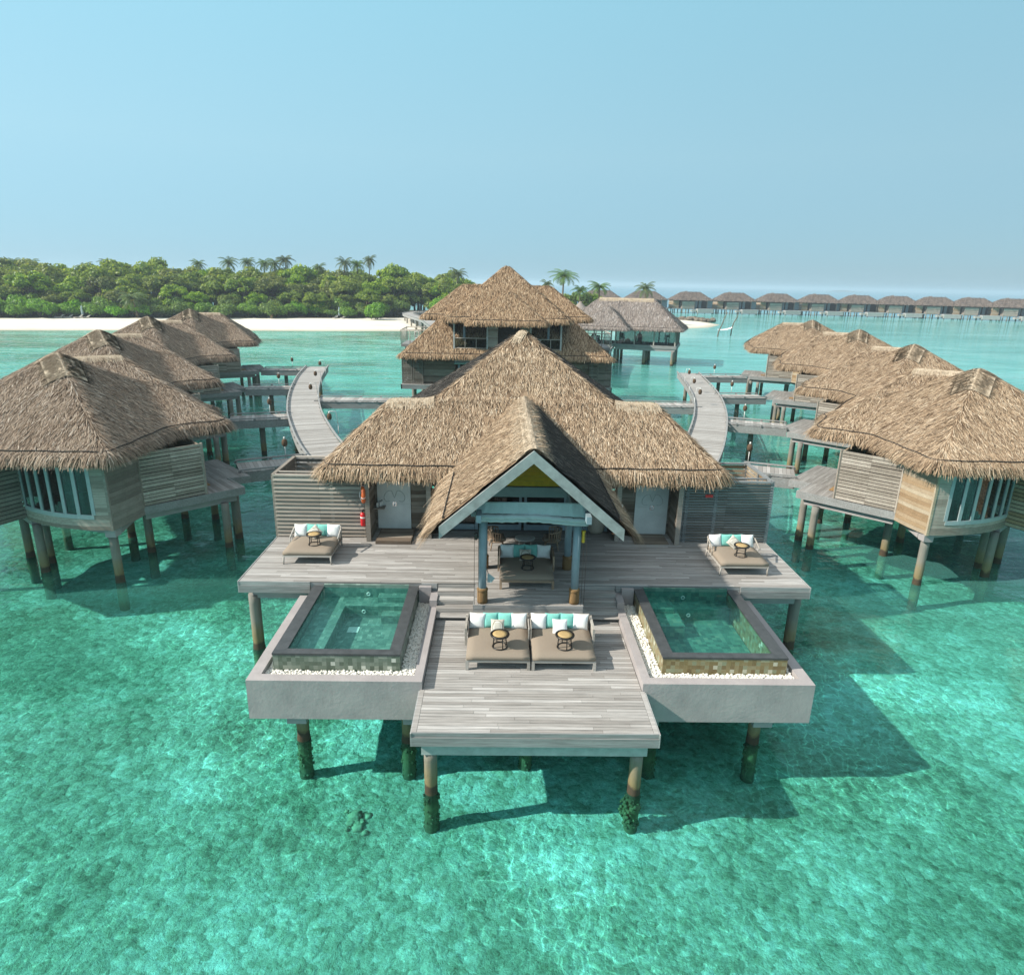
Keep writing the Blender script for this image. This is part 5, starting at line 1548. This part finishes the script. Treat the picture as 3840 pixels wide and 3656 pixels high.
    for (a, b) in ((-5.2, -2.2), (1.7, 4.45)):
        mb = MB(o); mb.tube([(a, 61.25, 7.12), (b, 61.25, 7.12)], .04, 6); mb.tube([(a, 61.25, 6.25), (b, 61.25, 6.25)], .03, 6)
        for k in range(4): x = a + (b - a) * k / 3; mb.tube([(x, 61.25, 6.14), (x, 61.25, 7.12)], .035, 6)
        mb.build('railing', 'furn', t)
        mb = MB(o); mb.box(a, b, 61.245, 61.255, 6.3, 7.08); mb.build('railing_glass', 'glass', t)
    for x in (-5.2, -2.2, 1.7, 4.45):
        mb = MB(o); mb.box(x - .07, x + .07, 61.18, 61.32, 6.14, 9.0); mb.build('post', 'bluel', t)
    for x in (-4.3, 3.35):
        mb = MB(o); mb.lathe([(.11, 6.14), (.11, 9.0)], (x, 61.9, 0), 12, .5); c = mb.build('column', 'blue', t)
        mb = MB(o); mb.lathe([(.16, 6.14), (.165, 6.7), (.14, 6.8)], (x, 61.9, 0), 12, .5); mb.build('rope_binding', 'binding', c)
    # side balconies that look past the lower roof
    for sx, a, b in ((-1, -10.9, -6.5), (1, 5.6, 10.0)):
        mb = MB(o); mb.box(a, b, 67.6, 72, 5.65, 5.93); mb.build('side_balcony', 'fascia', t)
        mb = MB(o); mb.box(a + .3, b, 68.2, 71.8, 2.8, 5.65); mb.build('side_wall', 'slatd', t)
        mb = MB(o)
        for (p, q) in (((a, 67.65), (b, 67.65)), ((a if sx < 0 else b, 67.65), (a if sx < 0 else b, 72)), ((a, 72), (b, 72))):
            mb.tube([(p[0], p[1], 7.3), (q[0], q[1], 7.3)], .05, 6)
            for k in range(6): x, y = p[0] + (q[0] - p[0]) * k / 5, p[1] + (q[1] - p[1]) * k / 5; mb.tube([(x, y, 5.9), (x, y, 7.3)], .04, 6)
        mb.build('railing', 'furn', t)
    for (x, y) in ((-7.5, 62.4), (-6.8, 63), (-9.5, 66), (-3, 62.5), (3, 62.5), (7.5, 62.4), (8.9, 63), (8.9, 68), (-9, 70), (0, 66)):
        mb = MB(o); pile(mb, x, y, 2.4, -2.3, .24); mb.build('pile', 'pile', t)
    mb = MB(o); mb.box(-8.2, -5.5, 62.2, 62.6, 1.9, 2.38); mb.box(5.5, 8.8, 62.2, 62.6, 1.9, 2.38); mb.build('deck_beam', 'concrete', t)
    for k, x in enumerate((-9.4, -7.9)):
        c = thing('chair', 'pale chair on the left balcony of the two storey villa, ' + ('nearer the corner' if k == 0 else 'half hidden by roof'), 'chair', (x, 69.6, 5.93), R(20 - 25 * k), 'chairs on the left balcony')
        m2 = MB(); m2.box(-.32, .32, -.3, .3, .42, .48); m2.build('seat', 'white', c)
        for a in (-.27, .27):
            for b in (-.26, .26):
                m2 = MB(); m2.tube([(a, b, .43), (a * 1.15, b * 1.15, 0)], .03, 5); m2.build('leg', 'white', c)
        m2 = MB(); m2.tube([(-.38, .28, 1.05), (0, .36, 1.08), (.38, .28, 1.05)], .03, 5)
        for a in np.linspace(-.3, .3, 6): m2.tube([(a, .28, .46), (a * 1.15, .32, 1.05)], .018, 4)
        m2.build('backrest', 'white', c)
big_villa()

# ================================================================== GYM PAVILION
def pavilion():
    o = (25.9, 104.5, 2.6); az = math.atan2(-.325, .946)
    t = thing('pavilion', 'open sided thatched pavilion on tall stilts with exercise machines inside', 'pavilion', o, az)
    Z0 = (0, 0, 2.6)
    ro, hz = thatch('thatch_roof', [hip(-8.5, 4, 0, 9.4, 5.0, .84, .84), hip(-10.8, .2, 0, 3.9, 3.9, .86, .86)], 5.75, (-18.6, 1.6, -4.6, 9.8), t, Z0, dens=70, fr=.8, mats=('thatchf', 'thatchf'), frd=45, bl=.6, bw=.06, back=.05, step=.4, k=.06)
    cap_strip(hz, (-12.9, 4), (-4.1, 4), .4, Z0, ro, n=14, lift=.1)
    mb = MB(Z0); mb.box(-9.4, .3, -.3, -.15, 2.55, 3.05); mb.box(.15, .3, -.15, 7.6, 2.55, 3.05); mb.box(-17.5, -9.4, -2.6, -2.45, 2.55, 3.05); mb.box(-9.55, -9.4, -2.45, -.3, 2.55, 3.05)
    mb.build('floor_edge', 'fascia', t)
    mb = MB(Z0); mb.box(-9.4, .15, -.15, 7.5, 2.75, 2.95); mb.box(-17.4, -9.41, -2.45, 7.5, 2.75, 2.95); mb.build('floor', 'plank', t)
    for (x, y) in [(-9.2, -.1), (-6.2, -.1), (-3.2, -.1), (.05, -.1), (.05, 2.2), (.05, 4.4), (.05, 7.3), (-3.2, 7.3), (-6.4, 7.3), (-9.6, 7.3), (-12.8, 7.3), (-16, 7.3), (-9.5, -2.4), (-12.2, -2.4), (-15, -2.4)]:
        mb = MB(Z0); mb.box(x - .1, x + .1, y - .1, y + .1, 2.95, 5.9); mb.build('post', 'furn', t)
    mb = MB(Z0); mb.box(-9.2, .05, -.12, -.10, 3.0, 5.6); mb.box(.03, .05, -.1, 7.3, 3.0, 5.6); mb.build('glazing', 'glass', t)
    mb = MB(Z0)
    for x in np.linspace(-17, -9.6, 8): mb.tube([(x, -2.45, 2.95), (x, -2.45, 4.1)], .05, 5)
    mb.tube([(-17, -2.45, 4.1), (-9.6, -2.45, 4.1)], .05, 5); mb.build('railing', 'bluel', t)
    mb = MB(Z0)
    for y in (0, 3.3, 7): mb.box(-9.2, .1, y - .2, y + .2, 2.2, 2.55); mb.box(-17.4, -9.4, y - .2, y + .2, 2.2, 2.55)
    mb.build('floor_beam', 'concrete', t)
    for (x, y) in ((-.2, .0), (-.2, 3.2), (-.2, 6.8), (-4.6, .1), (-4.6, 3.2), (-4.6, 6.8), (-9.2, .1), (-9.2, 3.2), (-9.2, 6.8), (-9.6, -2.2), (-13.5, -2.2), (-13.5, 3.2), (-17, 3)):
        mb = MB(Z0); pile(mb, x, y, 2.25, -2.4, .24); mb.build('pile', 'pile', t)
    c, s_ = math.cos(az), math.sin(az)
    def w(x, y): return (o[0] + x * c - y * s_, o[1] + x * s_ + y * c, 2.95)
    for k, (x, y) in enumerate(((-1.4, 1.6), (-5.6, 1.5), (-8.4, 1.8), (-12.2, -.8))):
        g = thing('exercise_machine', 'dark exercise machine in the open pavilion, ' + ('beside its right corner post', 'behind its middle front posts', 'beside the round dark ball', 'behind the railing of its porch')[k], 'exercise machine', w(x, y), az + .2 * k, 'exercise machines in the pavilion')
        m2 = MB(); m2.box(-.4, .4, -.9, .9, 0, .18); m2.build('base', 'black', g)
        m2 = MB(); m2.tube([(-.3, .7, .15), (-.25, .85, 1.5)], .06, 6); m2.tube([(.3, .7, .15), (.25, .85, 1.5)], .06, 6); m2.box(-.35, .35, .78, .9, 1.25, 1.6); m2.build('console', 'black', g)
        if k % 2 == 0:
            m2 = MB(); m2.ring((0, -.2, .75), .55, .08, 20, 6, nrm=(1, 0, 0)); m2.tube([(-.3, -.6, 1.0), (-.3, .2, 1.9)], .05, 5); m2.tube([(.3, -.2, .6), (.3, .5, 1.95)], .05, 5); m2.build('wheel', 'black', g)
        else:
            m2 = MB(); m2.box(-.35, .35, -.7, -.2, .5, .62); m2.box(-.35, .35, -.75, -.62, .6, 1.35); m2.box(-.8, -.5, -.4, .2, .1, 1.3); m2.build('seat', 'black', g)
    g = thing('exercise_ball', 'round dark exercise ball in the open pavilion', 'ball', w(-7.4, .9)); m2 = MB(); lump(m2, (0, 0, .45), .45, 0, .5, 0, sub=3); m2.build('ball', 'chair', g)
pavilion()

# ================================================================== FAR ROW OF VILLAS
def far_villa():
    t = thing('overwater_villa', 'x', 'villa', (0, 0, 0), 0, 'far row of overwater villas')
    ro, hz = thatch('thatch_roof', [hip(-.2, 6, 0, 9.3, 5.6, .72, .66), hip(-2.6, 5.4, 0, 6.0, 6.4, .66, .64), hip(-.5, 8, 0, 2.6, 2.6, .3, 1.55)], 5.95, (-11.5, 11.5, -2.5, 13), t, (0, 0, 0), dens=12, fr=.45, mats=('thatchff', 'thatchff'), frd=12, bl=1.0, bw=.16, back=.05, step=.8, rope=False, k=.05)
    mb = MB()
    for k in range(11):
        z = 2.1 + .35 * k
        mb.box(-9.3, -6.6, 1.5, 1.6, z, z + .335); mb.box(-9.3, -9.2, 1.6, 9, z, z + .335)
    mb.build('side_wall', 'teak', t)
    mb = MB()
    for k in range(9): mb.box(-5.6, .1, -.6, -.5, 2.0 + .36 * k, 2.345 + .36 * k); 
    for k in range(9): mb.box(-5.6, -5.5, -.5, 4, 2.0 + .36 * k, 2.345 + .36 * k)
    mb.build('front_wall', 'slat', t)
    mb = MB(); mb.box(-9, 9.8, 3.2, 3.3, 2.2, 6); mb.box(-6.5, -5.6, 1.9, 2, 2.2, 6); mb.build('opening_shade', 'dark', t)  # near-black sheets painted for the shade of the recess
    for (a, b) in ((1.2, 2.6), (3.2, 4.4), (7.2, 9.6)):
        mb = MB(); mb.box(a, b, 2.9, 3.0, 2.3, 5.6); mb.build('curtain_door', 'blue', t)
    for x in (.6, 6.4):
        mb = MB(); mb.box(x - .15, x + .15, .6, .9, 2.2, 6); mb.build('post', 'plank', t)
    mb = MB(); mb.box(-9.6, 10.2, -.4, 9, 1.85, 2.15); mb.build('deck', 'fascia', t)
    mb = MB(); mb.box(1.0, 8.2, -3.4, -.6, .35, 2.1); mb.build('pool_box', 'greyp', t)
    mb = MB(); mb.box(-1.6, .9, -2.6, -.8, .9, 1.6); mb.build('side_deck', 'furn', t)
    mb = MB(); boards(mb, [(10.3, 5), (13.2, 5), (13.2, 6.6), (10.3, 6.6)], 0, 2.2, .4); mb.box(10.3, 13.2, 5, 5.15, 1.8, 2.15); mb.build('link_deck', 'fascia', t)
    for k, (x, y) in enumerate(((-9.2, 1.5), (-8, 3), (-6.9, 1.5), (-5.4, -.4), (-3.6, -.3), (-2.0, 1), (-.2, -.4), (1.2, -3), (4.5, -3), (8, -3), (9.6, .5), (9.9, 3), (-4.5, 4), (2, 4), (12.4, 5.5))):
        mb = MB(); pile(mb, x, y, 1.9 if k not in (7, 8, 9) else .5, -2.2, .22); mb.build('pile', 'pile', t)
    return t
FV = [(45, 314), (66, 315), (87.5, 316), (108.5, 317.5), (129, 318.5), (148.5, 318), (166.5, 316.5), (182.8, 313.8), (198.2, 310), (212.8, 305.6), (227, 300.5), (241, 295)]
FL = ['first far villa of the row, mostly behind the pavilion roof', 'far villa of the row behind the lone palm, next to the first'] + ['far thatched villa, %s in the row counted from the rock groyne' % w for w in ('first', 'second', 'third', 'fourth', 'fifth', 'sixth', 'seventh', 'eighth', 'ninth')] + ['last far thatched villa of the row, cut by the frame edge']
fv = far_villa()
for k, ((x, y), l) in enumerate(zip(FV, FL)):
    a = math.atan2(FV[min(k + 1, 11)][1] - FV[max(k - 1, 0)][1], FV[min(k + 1, 11)][0] - FV[max(k - 1, 0)][0]) * .6
    if k == 0:
        fv.location = (x, y, 0); fv.rotation_euler = (0, 0, a); fv['label'] = l
    else:
        dup(fv, (x, y, 0), a, l)

walkway('boardwalk', 'curved boardwalk on stilts leading from the two storey villa up to the beach', [(-8.5, 72), (-9.5, 90), (-11.5, 115), (-14.5, 142), (-18.5, 163), (-24, 180), (-27.5, 192), (-27, 203), (-23, 211)], 2.8, 3.1, .4, pile_every=7, kh=.2)
walkway('walkway', 'stilted walkway linking the two storey villa and the thatched pavilion', [(9.5, 80), (12, 92), (15, 104)], 2.4, 2.8, .4, pile_every=6)

# ================================================================== TREES, PALMS, BEACH THINGS
def leaf_cloud(mb, lobes, per, size, up=.35):
    Q, Rr = [], []
    for (c, r_, w) in lobes:
        n = int(per * w)
        d = rng.normal(0, 1, (n, 3)); d[:, 2] = np.abs(d[:, 2]) * .9 - .35; d /= np.linalg.norm(d, axis=1)[:, None]
        rad = np.array(r_) * (.80 + .25 * rng.uniform(0, 1, (n, 1)) ** .5)
        p = np.array(c) + d * rad
        nn = d + rng.normal(0, .55, (n, 3)) + np.array([0, 0, up]); nn /= np.linalg.norm(nn, axis=1)[:, None]
        a = np.cross(nn, rng.normal(0, 1, (n, 3))); a /= np.linalg.norm(a, axis=1)[:, None]; b = np.cross(nn, a)
        s_ = size * rng.uniform(.6, 1.35, (n, 1))
        Q.append(np.stack([p - a * s_, p - b * s_ * .55, p + a * s_, p + b * s_ * .55], 1))
        base = rng.uniform(-.12, .14)
        Rr.append(np.clip(.42 + base + .30 * d[:, 2] * 0 + rng.normal(0, .2, n), 0, 1))
    mb.quads(np.concatenate(Q), np.concatenate(Rr))

TREES = []
def broad_tree(k):
    h, rw = (11.5, 5.2), (4.6, 3.8)
    t = thing('broadleaf_tree', 'x', 'tree', (0, 0, 0), 0, 'broad leaved trees of the dense wood')
    H, Rw = 11.0 + .8 * (k % 3), 4.6 + .35 * k
    mb = MB()
    mb.tube([(0, 0, -.3), (.2, .1, H * .25), (.1, -.1, H * .5)], [.38, .30, .2], 7)
    for a in range(5):
        an = a * 1.26 + k; mb.tube([(.1, 0, H * .35), (math.cos(an) * 1.3, math.sin(an) * 1.3, H * .55), (math.cos(an) * 2.6, math.sin(an) * 2.6, H * .72)], [.18, .13, .06], 5)
    mb.build('trunk', 'bark', t)
    lobes = []
    for j in range(30):
        a = random.uniform(0, 6.28); rr = Rw * math.sqrt(random.uniform(.03, 1)) * .82
        z = H * (.46 + .40 * (1 - (rr / Rw) ** 2) * random.uniform(.55, 1.0))
        s_ = random.choice((random.uniform(.7, 1.2), random.uniform(1.1, 1.9)))
        lobes.append(((rr * math.cos(a), rr * math.sin(a), z), (s_, s_, s_ * .78), s_ ** 2 / 2.6))
    for j in range(8):
        a = j * .785 + random.uniform(-.2, .2); s_ = random.uniform(1.2, 1.8); lobes.append(((Rw * .78 * math.cos(a), Rw * .78 * math.sin(a), H * random.uniform(.25, .42)), (s_, s_, s_ * .8), s_ ** 2 / 2.6))
    mb = MB(); leaf_cloud(mb, lobes, 170, .34)
    for (c, r_, w) in lobes: lump(mb, c, r_[0] * .74, 0, .12, .2, (1, 1, .8), 1, False)
    mb.build('crown', 'leaf', t)
    return t
for k in range(5): TREES.append(broad_tree(k))
def shore(sv, inward):
    """point on the edge of the wood: sv 0..1 along it, inward metres behind"""
    V_ = np.array(VEG[2:9], float); d = np.concatenate([[0], np.cumsum(np.linalg.norm(np.diff(V_, axis=0), axis=1))])
    u = sv * d[-1]; p = np.array([np.interp(u, d, V_[:, 0]), np.interp(u, d, V_[:, 1])]); q = np.array([np.interp(u + 2, d, V_[:, 0]), np.interp(u + 2, d, V_[:, 1])])
    tg = q - p
    if np.linalg.norm(tg) < 1e-6: tg = np.array([9., 3.])
    tg /= np.linalg.norm(tg)
    return p + np.array([-tg[1], tg[0]]) * inward
cnt = 0
TL = ('bright green broad leaved tree at the front of the wood behind the beach', 'broad leaved tree in the middle of the dense wood', 'tall broad leaved tree on the skyline of the dense wood')
used_t = [False] * 5
for row, (inw, n, sc, li) in enumerate(((7, 25, .72, 0), (14, 25, .95, 1), (22, 24, 1.08, 1), (31, 22, 1.2, 2), (40, 20, 1.25, 2))):
    for i in range(n):
        sv = (i + .5 + .5 * (row % 2) + random.uniform(-.25, .25)) / n
        if sv > 1: continue
        p = shore(sv, inw + random.uniform(-2.2, 2.2)); k = random.randrange(5)
        s_ = (sc + (.1 if li else 0)) * random.uniform(.90, 1.08) * (.82 if p[0] > -6 else 1)
        if -30.5 < p[0] < -20 and p[1] < 219: continue
        if not used_t[k]:
            o_ = TREES[k]; used_t[k] = True; o_.location = (p[0], p[1], 1.36); o_.rotation_euler = (0, 0, random.uniform(0, 6.28)); o_['label'] = TL[li]
        else:
            o_ = dup(TREES[k], (p[0], p[1], 1.36), random.uniform(0, 6.28), TL[li])
        o_.scale = (s_, s_, s_ * random.uniform(.88, 1.06))
        o_['group'] = ('trees at the front of the wood', 'trees in the middle of the wood', 'trees on the skyline of the wood')[li]
for k in range(5):
    if not used_t[k]: TREES[k].location = (-60 + 8 * k, 240, 1.36); TREES[k]['label'] = TL[2]
for k, (x, y) in enumerate(((-34, 228), (-28, 231), (-22, 226), (-19, 233), (-31, 238), (-25, 240), (-14, 228), (-38, 222), (-20.5, 219.5), (-32, 219))):
    o_ = dup(TREES[k % 5], (x, y, 1.36), k, 'broad leaved tree where the boardwalk enters the wood', 'trees at the head of the boardwalk'); o_.scale = (1.05, 1.05, 1.1)
# low bushes along the sand
def bush():
    t = thing('shrub', 'x', 'shrub', (0, 0, 0), 0, 'low bushes along the sand')
    lobes = []
    for j in range(12):
        a = random.uniform(0, 6.28); rr = 2.6 * math.sqrt(random.random()); s_ = random.uniform(.9, 1.35)
        lobes.append(((rr * math.cos(a), rr * math.sin(a), .7 + 1.6 * (1 - (rr / 2.8) ** 2)), (s_, s_, s_ * .9), s_ ** 2))
    mb = MB(); leaf_cloud(mb, lobes, 150, .22)
    for (c, r_, w) in lobes: lump(mb, c, r_[0] * .8, 0, .15, .15, (1, 1, .9), 1, False)
    mb.build('foliage', 'bush', t)
    mb = MB()
    for j in range(5): mb.tube([(0, 0, -.2), (random.uniform(-1.2, 1.2), random.uniform(-1.2, 1.2), 1.4)], [.08, .04], 5)
    mb.build('stems', 'bark', t)
    return t
b0 = bush(); first = True
for i in range(34):
    sv = (i + .5) / 34
    p = shore(sv, 2.2 + random.uniform(-1.2, 1.6))
    if -33 < p[0] < -20 or (-55.5 < p[0] < -51): continue
    s_ = random.uniform(.85, 1.3) * (1.1 if p[0] < -60 else 1.0)
    l = 'low bright green bush along the back of the beach'
    if first: o_ = b0; first = False; b0.location = (p[0], p[1], 1.34); b0['label'] = l
    else: o_ = dup(b0, (p[0], p[1], 1.34), random.uniform(0, 6.28), l)
    o_.scale = (s_, s_, s_ * random.uniform(.85, 1.15))
for i in range(30):
    p = shore((i + .3) / 30, 5.5 + random.uniform(-.8, 1.5))
    if -30.5 < p[0] < -22: continue
    o_ = dup(b0, (p[0], p[1], 1.36), random.uniform(0, 6.28), 'leafy bush in the second rank behind the beach', 'bushes of the second rank'); s_ = random.uniform(1.0, 1.35); o_.scale = (s_, s_, s_ * 1.3)
o_ = dup(b0, (-36.3, 194.5, 1.0), 1.0, 'round bright bush standing out on the sand beside the boardwalk'); o_.scale = (1.15, 1.15, 1.5)

def palm(h, nfr, fl, seed, droop=1.0):
    random.seed(seed); r2 = np.random.default_rng(seed)
    t = thing('palm_tree', 'x', 'palm tree', (0, 0, 0), 0, 'coconut palms')
    lean = random.uniform(-.8, .8)
    pts = [(lean * (k / 6) ** 2, .3 * (k / 6) ** 2, h * k / 6) for k in range(7)]
    mb = MB(); mb.tube(pts, [.24, .2, .18, .17, .16, .15, .14], 7); mb.build('trunk', 'bark', t)
    top = Vector(pts[-1]); mb = MB(); Q, rr = [], []
    for f in range(nfr):
        az = f * 2.39996 + random.uniform(-.2, .2); el = R(78) - (f / nfr) * R(112) * droop
        L = fl * random.uniform(.85, 1.1); p = top.copy(); e = el; pr = [p.copy()]
        for k in range(9):
            p = p + Vector((math.cos(az) * math.cos(e), math.sin(az) * math.cos(e), math.sin(e))) * L / 9; e -= R(9 + 5 * random.random()); pr.append(p.copy())
        mb.tube(pr, [.05 - .004 * k for k in range(10)], 4, .75)
        age = f / nfr
        for k in range(1, 10):
            for j in range(3):
                b = pr[k - 1].lerp(pr[k], (j + .5) / 3); d = (pr[k] - pr[k - 1]).normalized(); sd = d.cross(Vector((0, 0, 1)))
                if sd.length < 1e-3: continue
                sd.normalize()
                u = (k + j / 3) / 10; ll = fl * .26 * (math.sin(math.pi * min(1, u * .9 + .12)) ** .6)
                for s_ in (-1, 1):
                    tip = b + (sd * s_ * .78 + d * .55 + Vector((0, 0, -.42 - .25 * random.random()))).normalized() * ll
                    w = d * .055
                    Q.append([b - w, tip - w * .2, tip + w * .2, b + w]); rr.append(min(1, max(0, .35 + .25 * random.random() + (.3 if age > .8 else 0) - .15 * u)))
    mb.quads(np.array([[tuple(v) for v in q] for q in Q]), np.array(rr)); mb.build('crown', 'palm', t)
    if seed % 2 == 0:
        mb = MB()
        for k in range(7): a = k * .9; lump(mb, top + Vector((.28 * math.cos(a), .28 * math.sin(a), -.3 - .06 * (k % 3))), .15, 0, .9, .05, sub=2)
        mb.build('coconuts', 'yellow', t)
    return t
P1, P2, P3 = palm(10, 22, 3.6, 4), palm(10, 19, 3.3, 5), palm(10, 20, 3.9, 8)
PL = [(-153.8, 222, 15.6), (-150.6, 224, 15.4), (-131.8, 222, 14.4), (-125.3, 222, 15.8), (-96.3, 222, 16.3), (-87.3, 222, 17), (-80.8, 222, 17.2), (-77.1, 224, 17.0), (-72.6, 222, 16.8), (-69.1, 222, 18.1), (-59.3, 222, 15.9), (-51.2, 222, 17.6), (-47.1, 223, 17.2), (-43.2, 222, 18.6), (-15.6, 222, 15.0)]
first = [True, True, True]
def put_palm(k, x, y, ztop, sc, label, grp):
    pr = (P1, P2, P3)[k]
    zs = (ztop - 1.3) / 10.0
    if first[k]: o_ = pr; first[k] = False; o_.location = (x, y, 1.3); o_['label'] = label
    else: o_ = dup(pr, (x, y, 1.3), random.uniform(0, 6.28), label)
    o_['group'] = grp
    o_.scale = (sc, sc, 1.0)
    # trunk height by its own scale, crown kept in proportion
    for ch in o_.children:
        if ch.name.startswith('trunk'): ch.scale = (1, 1, zs)
        else: ch.location = (0, 0, 10 * zs - 10)
    return o_
for k, (x, y, zt) in enumerate(PL): put_palm(k % 3, x, y, zt - .9, random.uniform(.9, 1.1), 'coconut palm rising above the skyline of the wood', 'palms above the wood')
put_palm(0, -94.5, 177.5, 6.2, 1.25, 'low coconut palm with wide fronds in front of the wood', 'coconut palms')
put_palm(2, 17.6, 212, 14.2, 1.6, 'tallest coconut palm, beside the roof of the two storey villa', 'coconut palms')
put_palm(1, 29.2, 213, 11.2, 1.5, 'coconut palm leaning over the pavilion roof, next to the tallest palm', 'coconut palms')
put_palm(2, 42.6, 208, 11.0, 1.1, 'small lone coconut palm before the far row of villas', 'coconut palms')
put_palm(0, 22.6, 210, 10.0, .95, 'low coconut palm between the tallest palm and the pavilion', 'coconut palms')
put_palm(1, 12.8, 207, 11.4, .85, 'coconut palm peeping over the right end of the two storey roof', 'coconut palms')
for k, (x, y, s_) in enumerate(((14, 216, .75), (19, 217, .72), (24, 218, .78), (28.5, 218, .74), (22, 214, .5), (32, 221, .6), (26.5, 214, .5))):
    o_ = dup(TREES[k % 5], (x, y, 1.3), k, 'small broad leaved tree at the foot of the palms by the pavilion', 'trees by the pavilion'); o_.scale = (s_, s_, s_)
t = thing('hut', 'small grey thatched hut among the trees by the pavilion', 'hut', (22.3, 204, 1.2))
mb = MB(); mb.lathe([(2.4, 3.6), (1.2, 4.7), (.05, 5.9)], n=18, smooth=False); mb.build('roof', 'thatchf', t)
for a in (0, 1.57, 3.14, 4.71):
    mb = MB(); mb.tube([(1.8 * math.cos(a), 1.8 * math.sin(a), 0), (1.8 * math.cos(a), 1.8 * math.sin(a), 3.8)], .1, 6); mb.build('post', 'bark', t)

# loungers and furled parasols on the sand
def lounger(x, y, z, rz, label):
    t = thing('sun_lounger', label, 'sun lounger', (x, y, z), rz, 'sun loungers on the beach')
    mb = MB(); mb.box(-.4, .4, -1.1, .35, .38, .5); mb.build('seat', 'furn', t)
    mb = MB(); mb.cbox((0, .72, .74), (.8, .95, .1), 0, .5, 0, R(38)); mb.build('backrest', 'furn', t)
    for a in (-.35, .35):
        for b in (-1.0, .3):
            mb = MB(); mb.box(a - .05, a + .05, b - .05, b + .05, 0, .38); mb.build('leg', 'furn', t)
for k, (x, y) in enumerate(((-110.5, 171.4), (-108.7, 172.0), (-106.4, 172.3), (-104.9, 173.0))): lounger(x, y, 1.1, R(-25), 'grey sun lounger on the sand, %s of the four by the tall furled parasol' % ('leftmost', 'second', 'third', 'rightmost')[k])
for k, (x, y) in enumerate(((-47.7, 193.3), (-45.6, 193.9))): lounger(x, y, 1.1, R(-15), 'grey sun lounger by the second furled parasol, on its %s side' % ('wood', 'boardwalk')[k])
for k, (x, y) in enumerate(((-106.0, 173.6), (-46.8, 194.6))):
    t = thing('parasol', 'furled grey parasol standing by the ' + ('four sun loungers', 'pair of sun loungers'  )[k], 'parasol', (x, y, 1.1), 0, 'furled parasols on the beach')
    mb = MB(); mb.tube([(0, 0, 0), (0, 0, 3.4)], .04, 6); mb.build('pole', 'bark', t)
    mb = MB(); mb.lathe([(.14, .9), (.30, 1.1), (.28, 2.2), (.14, 3.1), (.03, 3.3)], n=10); mb.build('canopy', 'sail', t)
t = thing('sign_post', 'small pale wooden post standing on the sand before the wood', 'post', (-63.5, 187.2, 1.0)); mb = MB(); mb.box(-.3, .3, -.06, .06, 0, 1.5); mb.build('board', 'teak', t); mb = MB(); mb.box(-.07, .07, .06, .14, 0, 1.7); mb.build('stake', 'bark', t)
t = thing('lifebuoy', 'orange ring buoy on a stand at the back of the beach', 'lifebuoy', (-121.5, 165.2, 1.1)); mb = MB(); mb.ring((0, 0, 1.0), .45, .13, 20, 6, nrm=(0, 1, .1)); mb.build('ring', 'orange', t); mb = MB(); mb.box(-.06, .06, .12, .2, 0, 1.4); mb.build('stand', 'bark', t)

# rock groyne, crooked poles with a hammock
for k in range(20):
    u = k / 19; x, y = 55 + 17.5 * u + random.uniform(-.6, .6), 243 - 5.5 * u + random.uniform(-1.1, 1.1)
    mb = MB((x, y, .2)); s_ = random.uniform(.75, 1.35) * (1.0 if u < .9 else .8); lump(mb, (x, y, .2 + .45 * s_), s_, 0, None, .22, (1.15, 1, .8), 2, False)
    o_ = mb.build('boulder', 'rock'); o_.location = (x, y, .2); tag(o_, 'grey brown boulder in the low groyne at the tip of the sand', 'boulder', 'boulders of the groyne')
for k, (x, y, pts) in enumerate(((53.2, 169.7, ((0, 0, -2), (.2, 0, 1.2), (.9, 0, 3.0), (1.3, 0, 4.4), (1.9, 0, 6.0))), (57.9, 174, ((0, 0, -2), (.2, 0, 1.6), (.5, 0, 3.2), (1.2, 0, 4.5), (1.5, 0, 5.6))))):
    t = MB((x, y, 0)); t.tube([(x + a, y + b, c) for a, b, c in pts], [.16, .15, .13, .11, .07], 7); o_ = t.build('crooked_pole', 'bark'); o_.location = (x, y, 0)
    tag(o_, ('crooked driftwood pole standing in the lagoon, without the hammock cloth at its foot', 'crooked driftwood pole standing in the lagoon with the white hammock tied on')[k], 'pole', 'driftwood poles in the lagoon')
mb = MB((57.9, 174, 0))
n = 10
for i in range(n):
    a, b = i / n, (i + 1) / n
    f = lambda u: (58.1 - 4.0 * u, 173.8 - .8 * u, 2.0 - 1.7 * u + .9 * u * u * 1.3)
    wd = lambda u: .12 + 1.0 * math.sin(math.pi * min(1, u + .08)) 
    p, q = f(a), f(b)
    mb.add([(p[0], p[1] - wd(a) * .4, p[2]), (q[0], q[1] - wd(b) * .4, q[2]), (q[0], q[1] + wd(b) * .4, q[2] + .25), (p[0], p[1] + wd(a) * .4, p[2] + .25)], [(0, 1, 2, 3)], .5, 0, True)
o_ = mb.build('hammock', 'white'); o_.location = (57.9, 174, 0); tag(o_, 'white hammock slung low over the lagoon from a crooked pole', 'hammock')
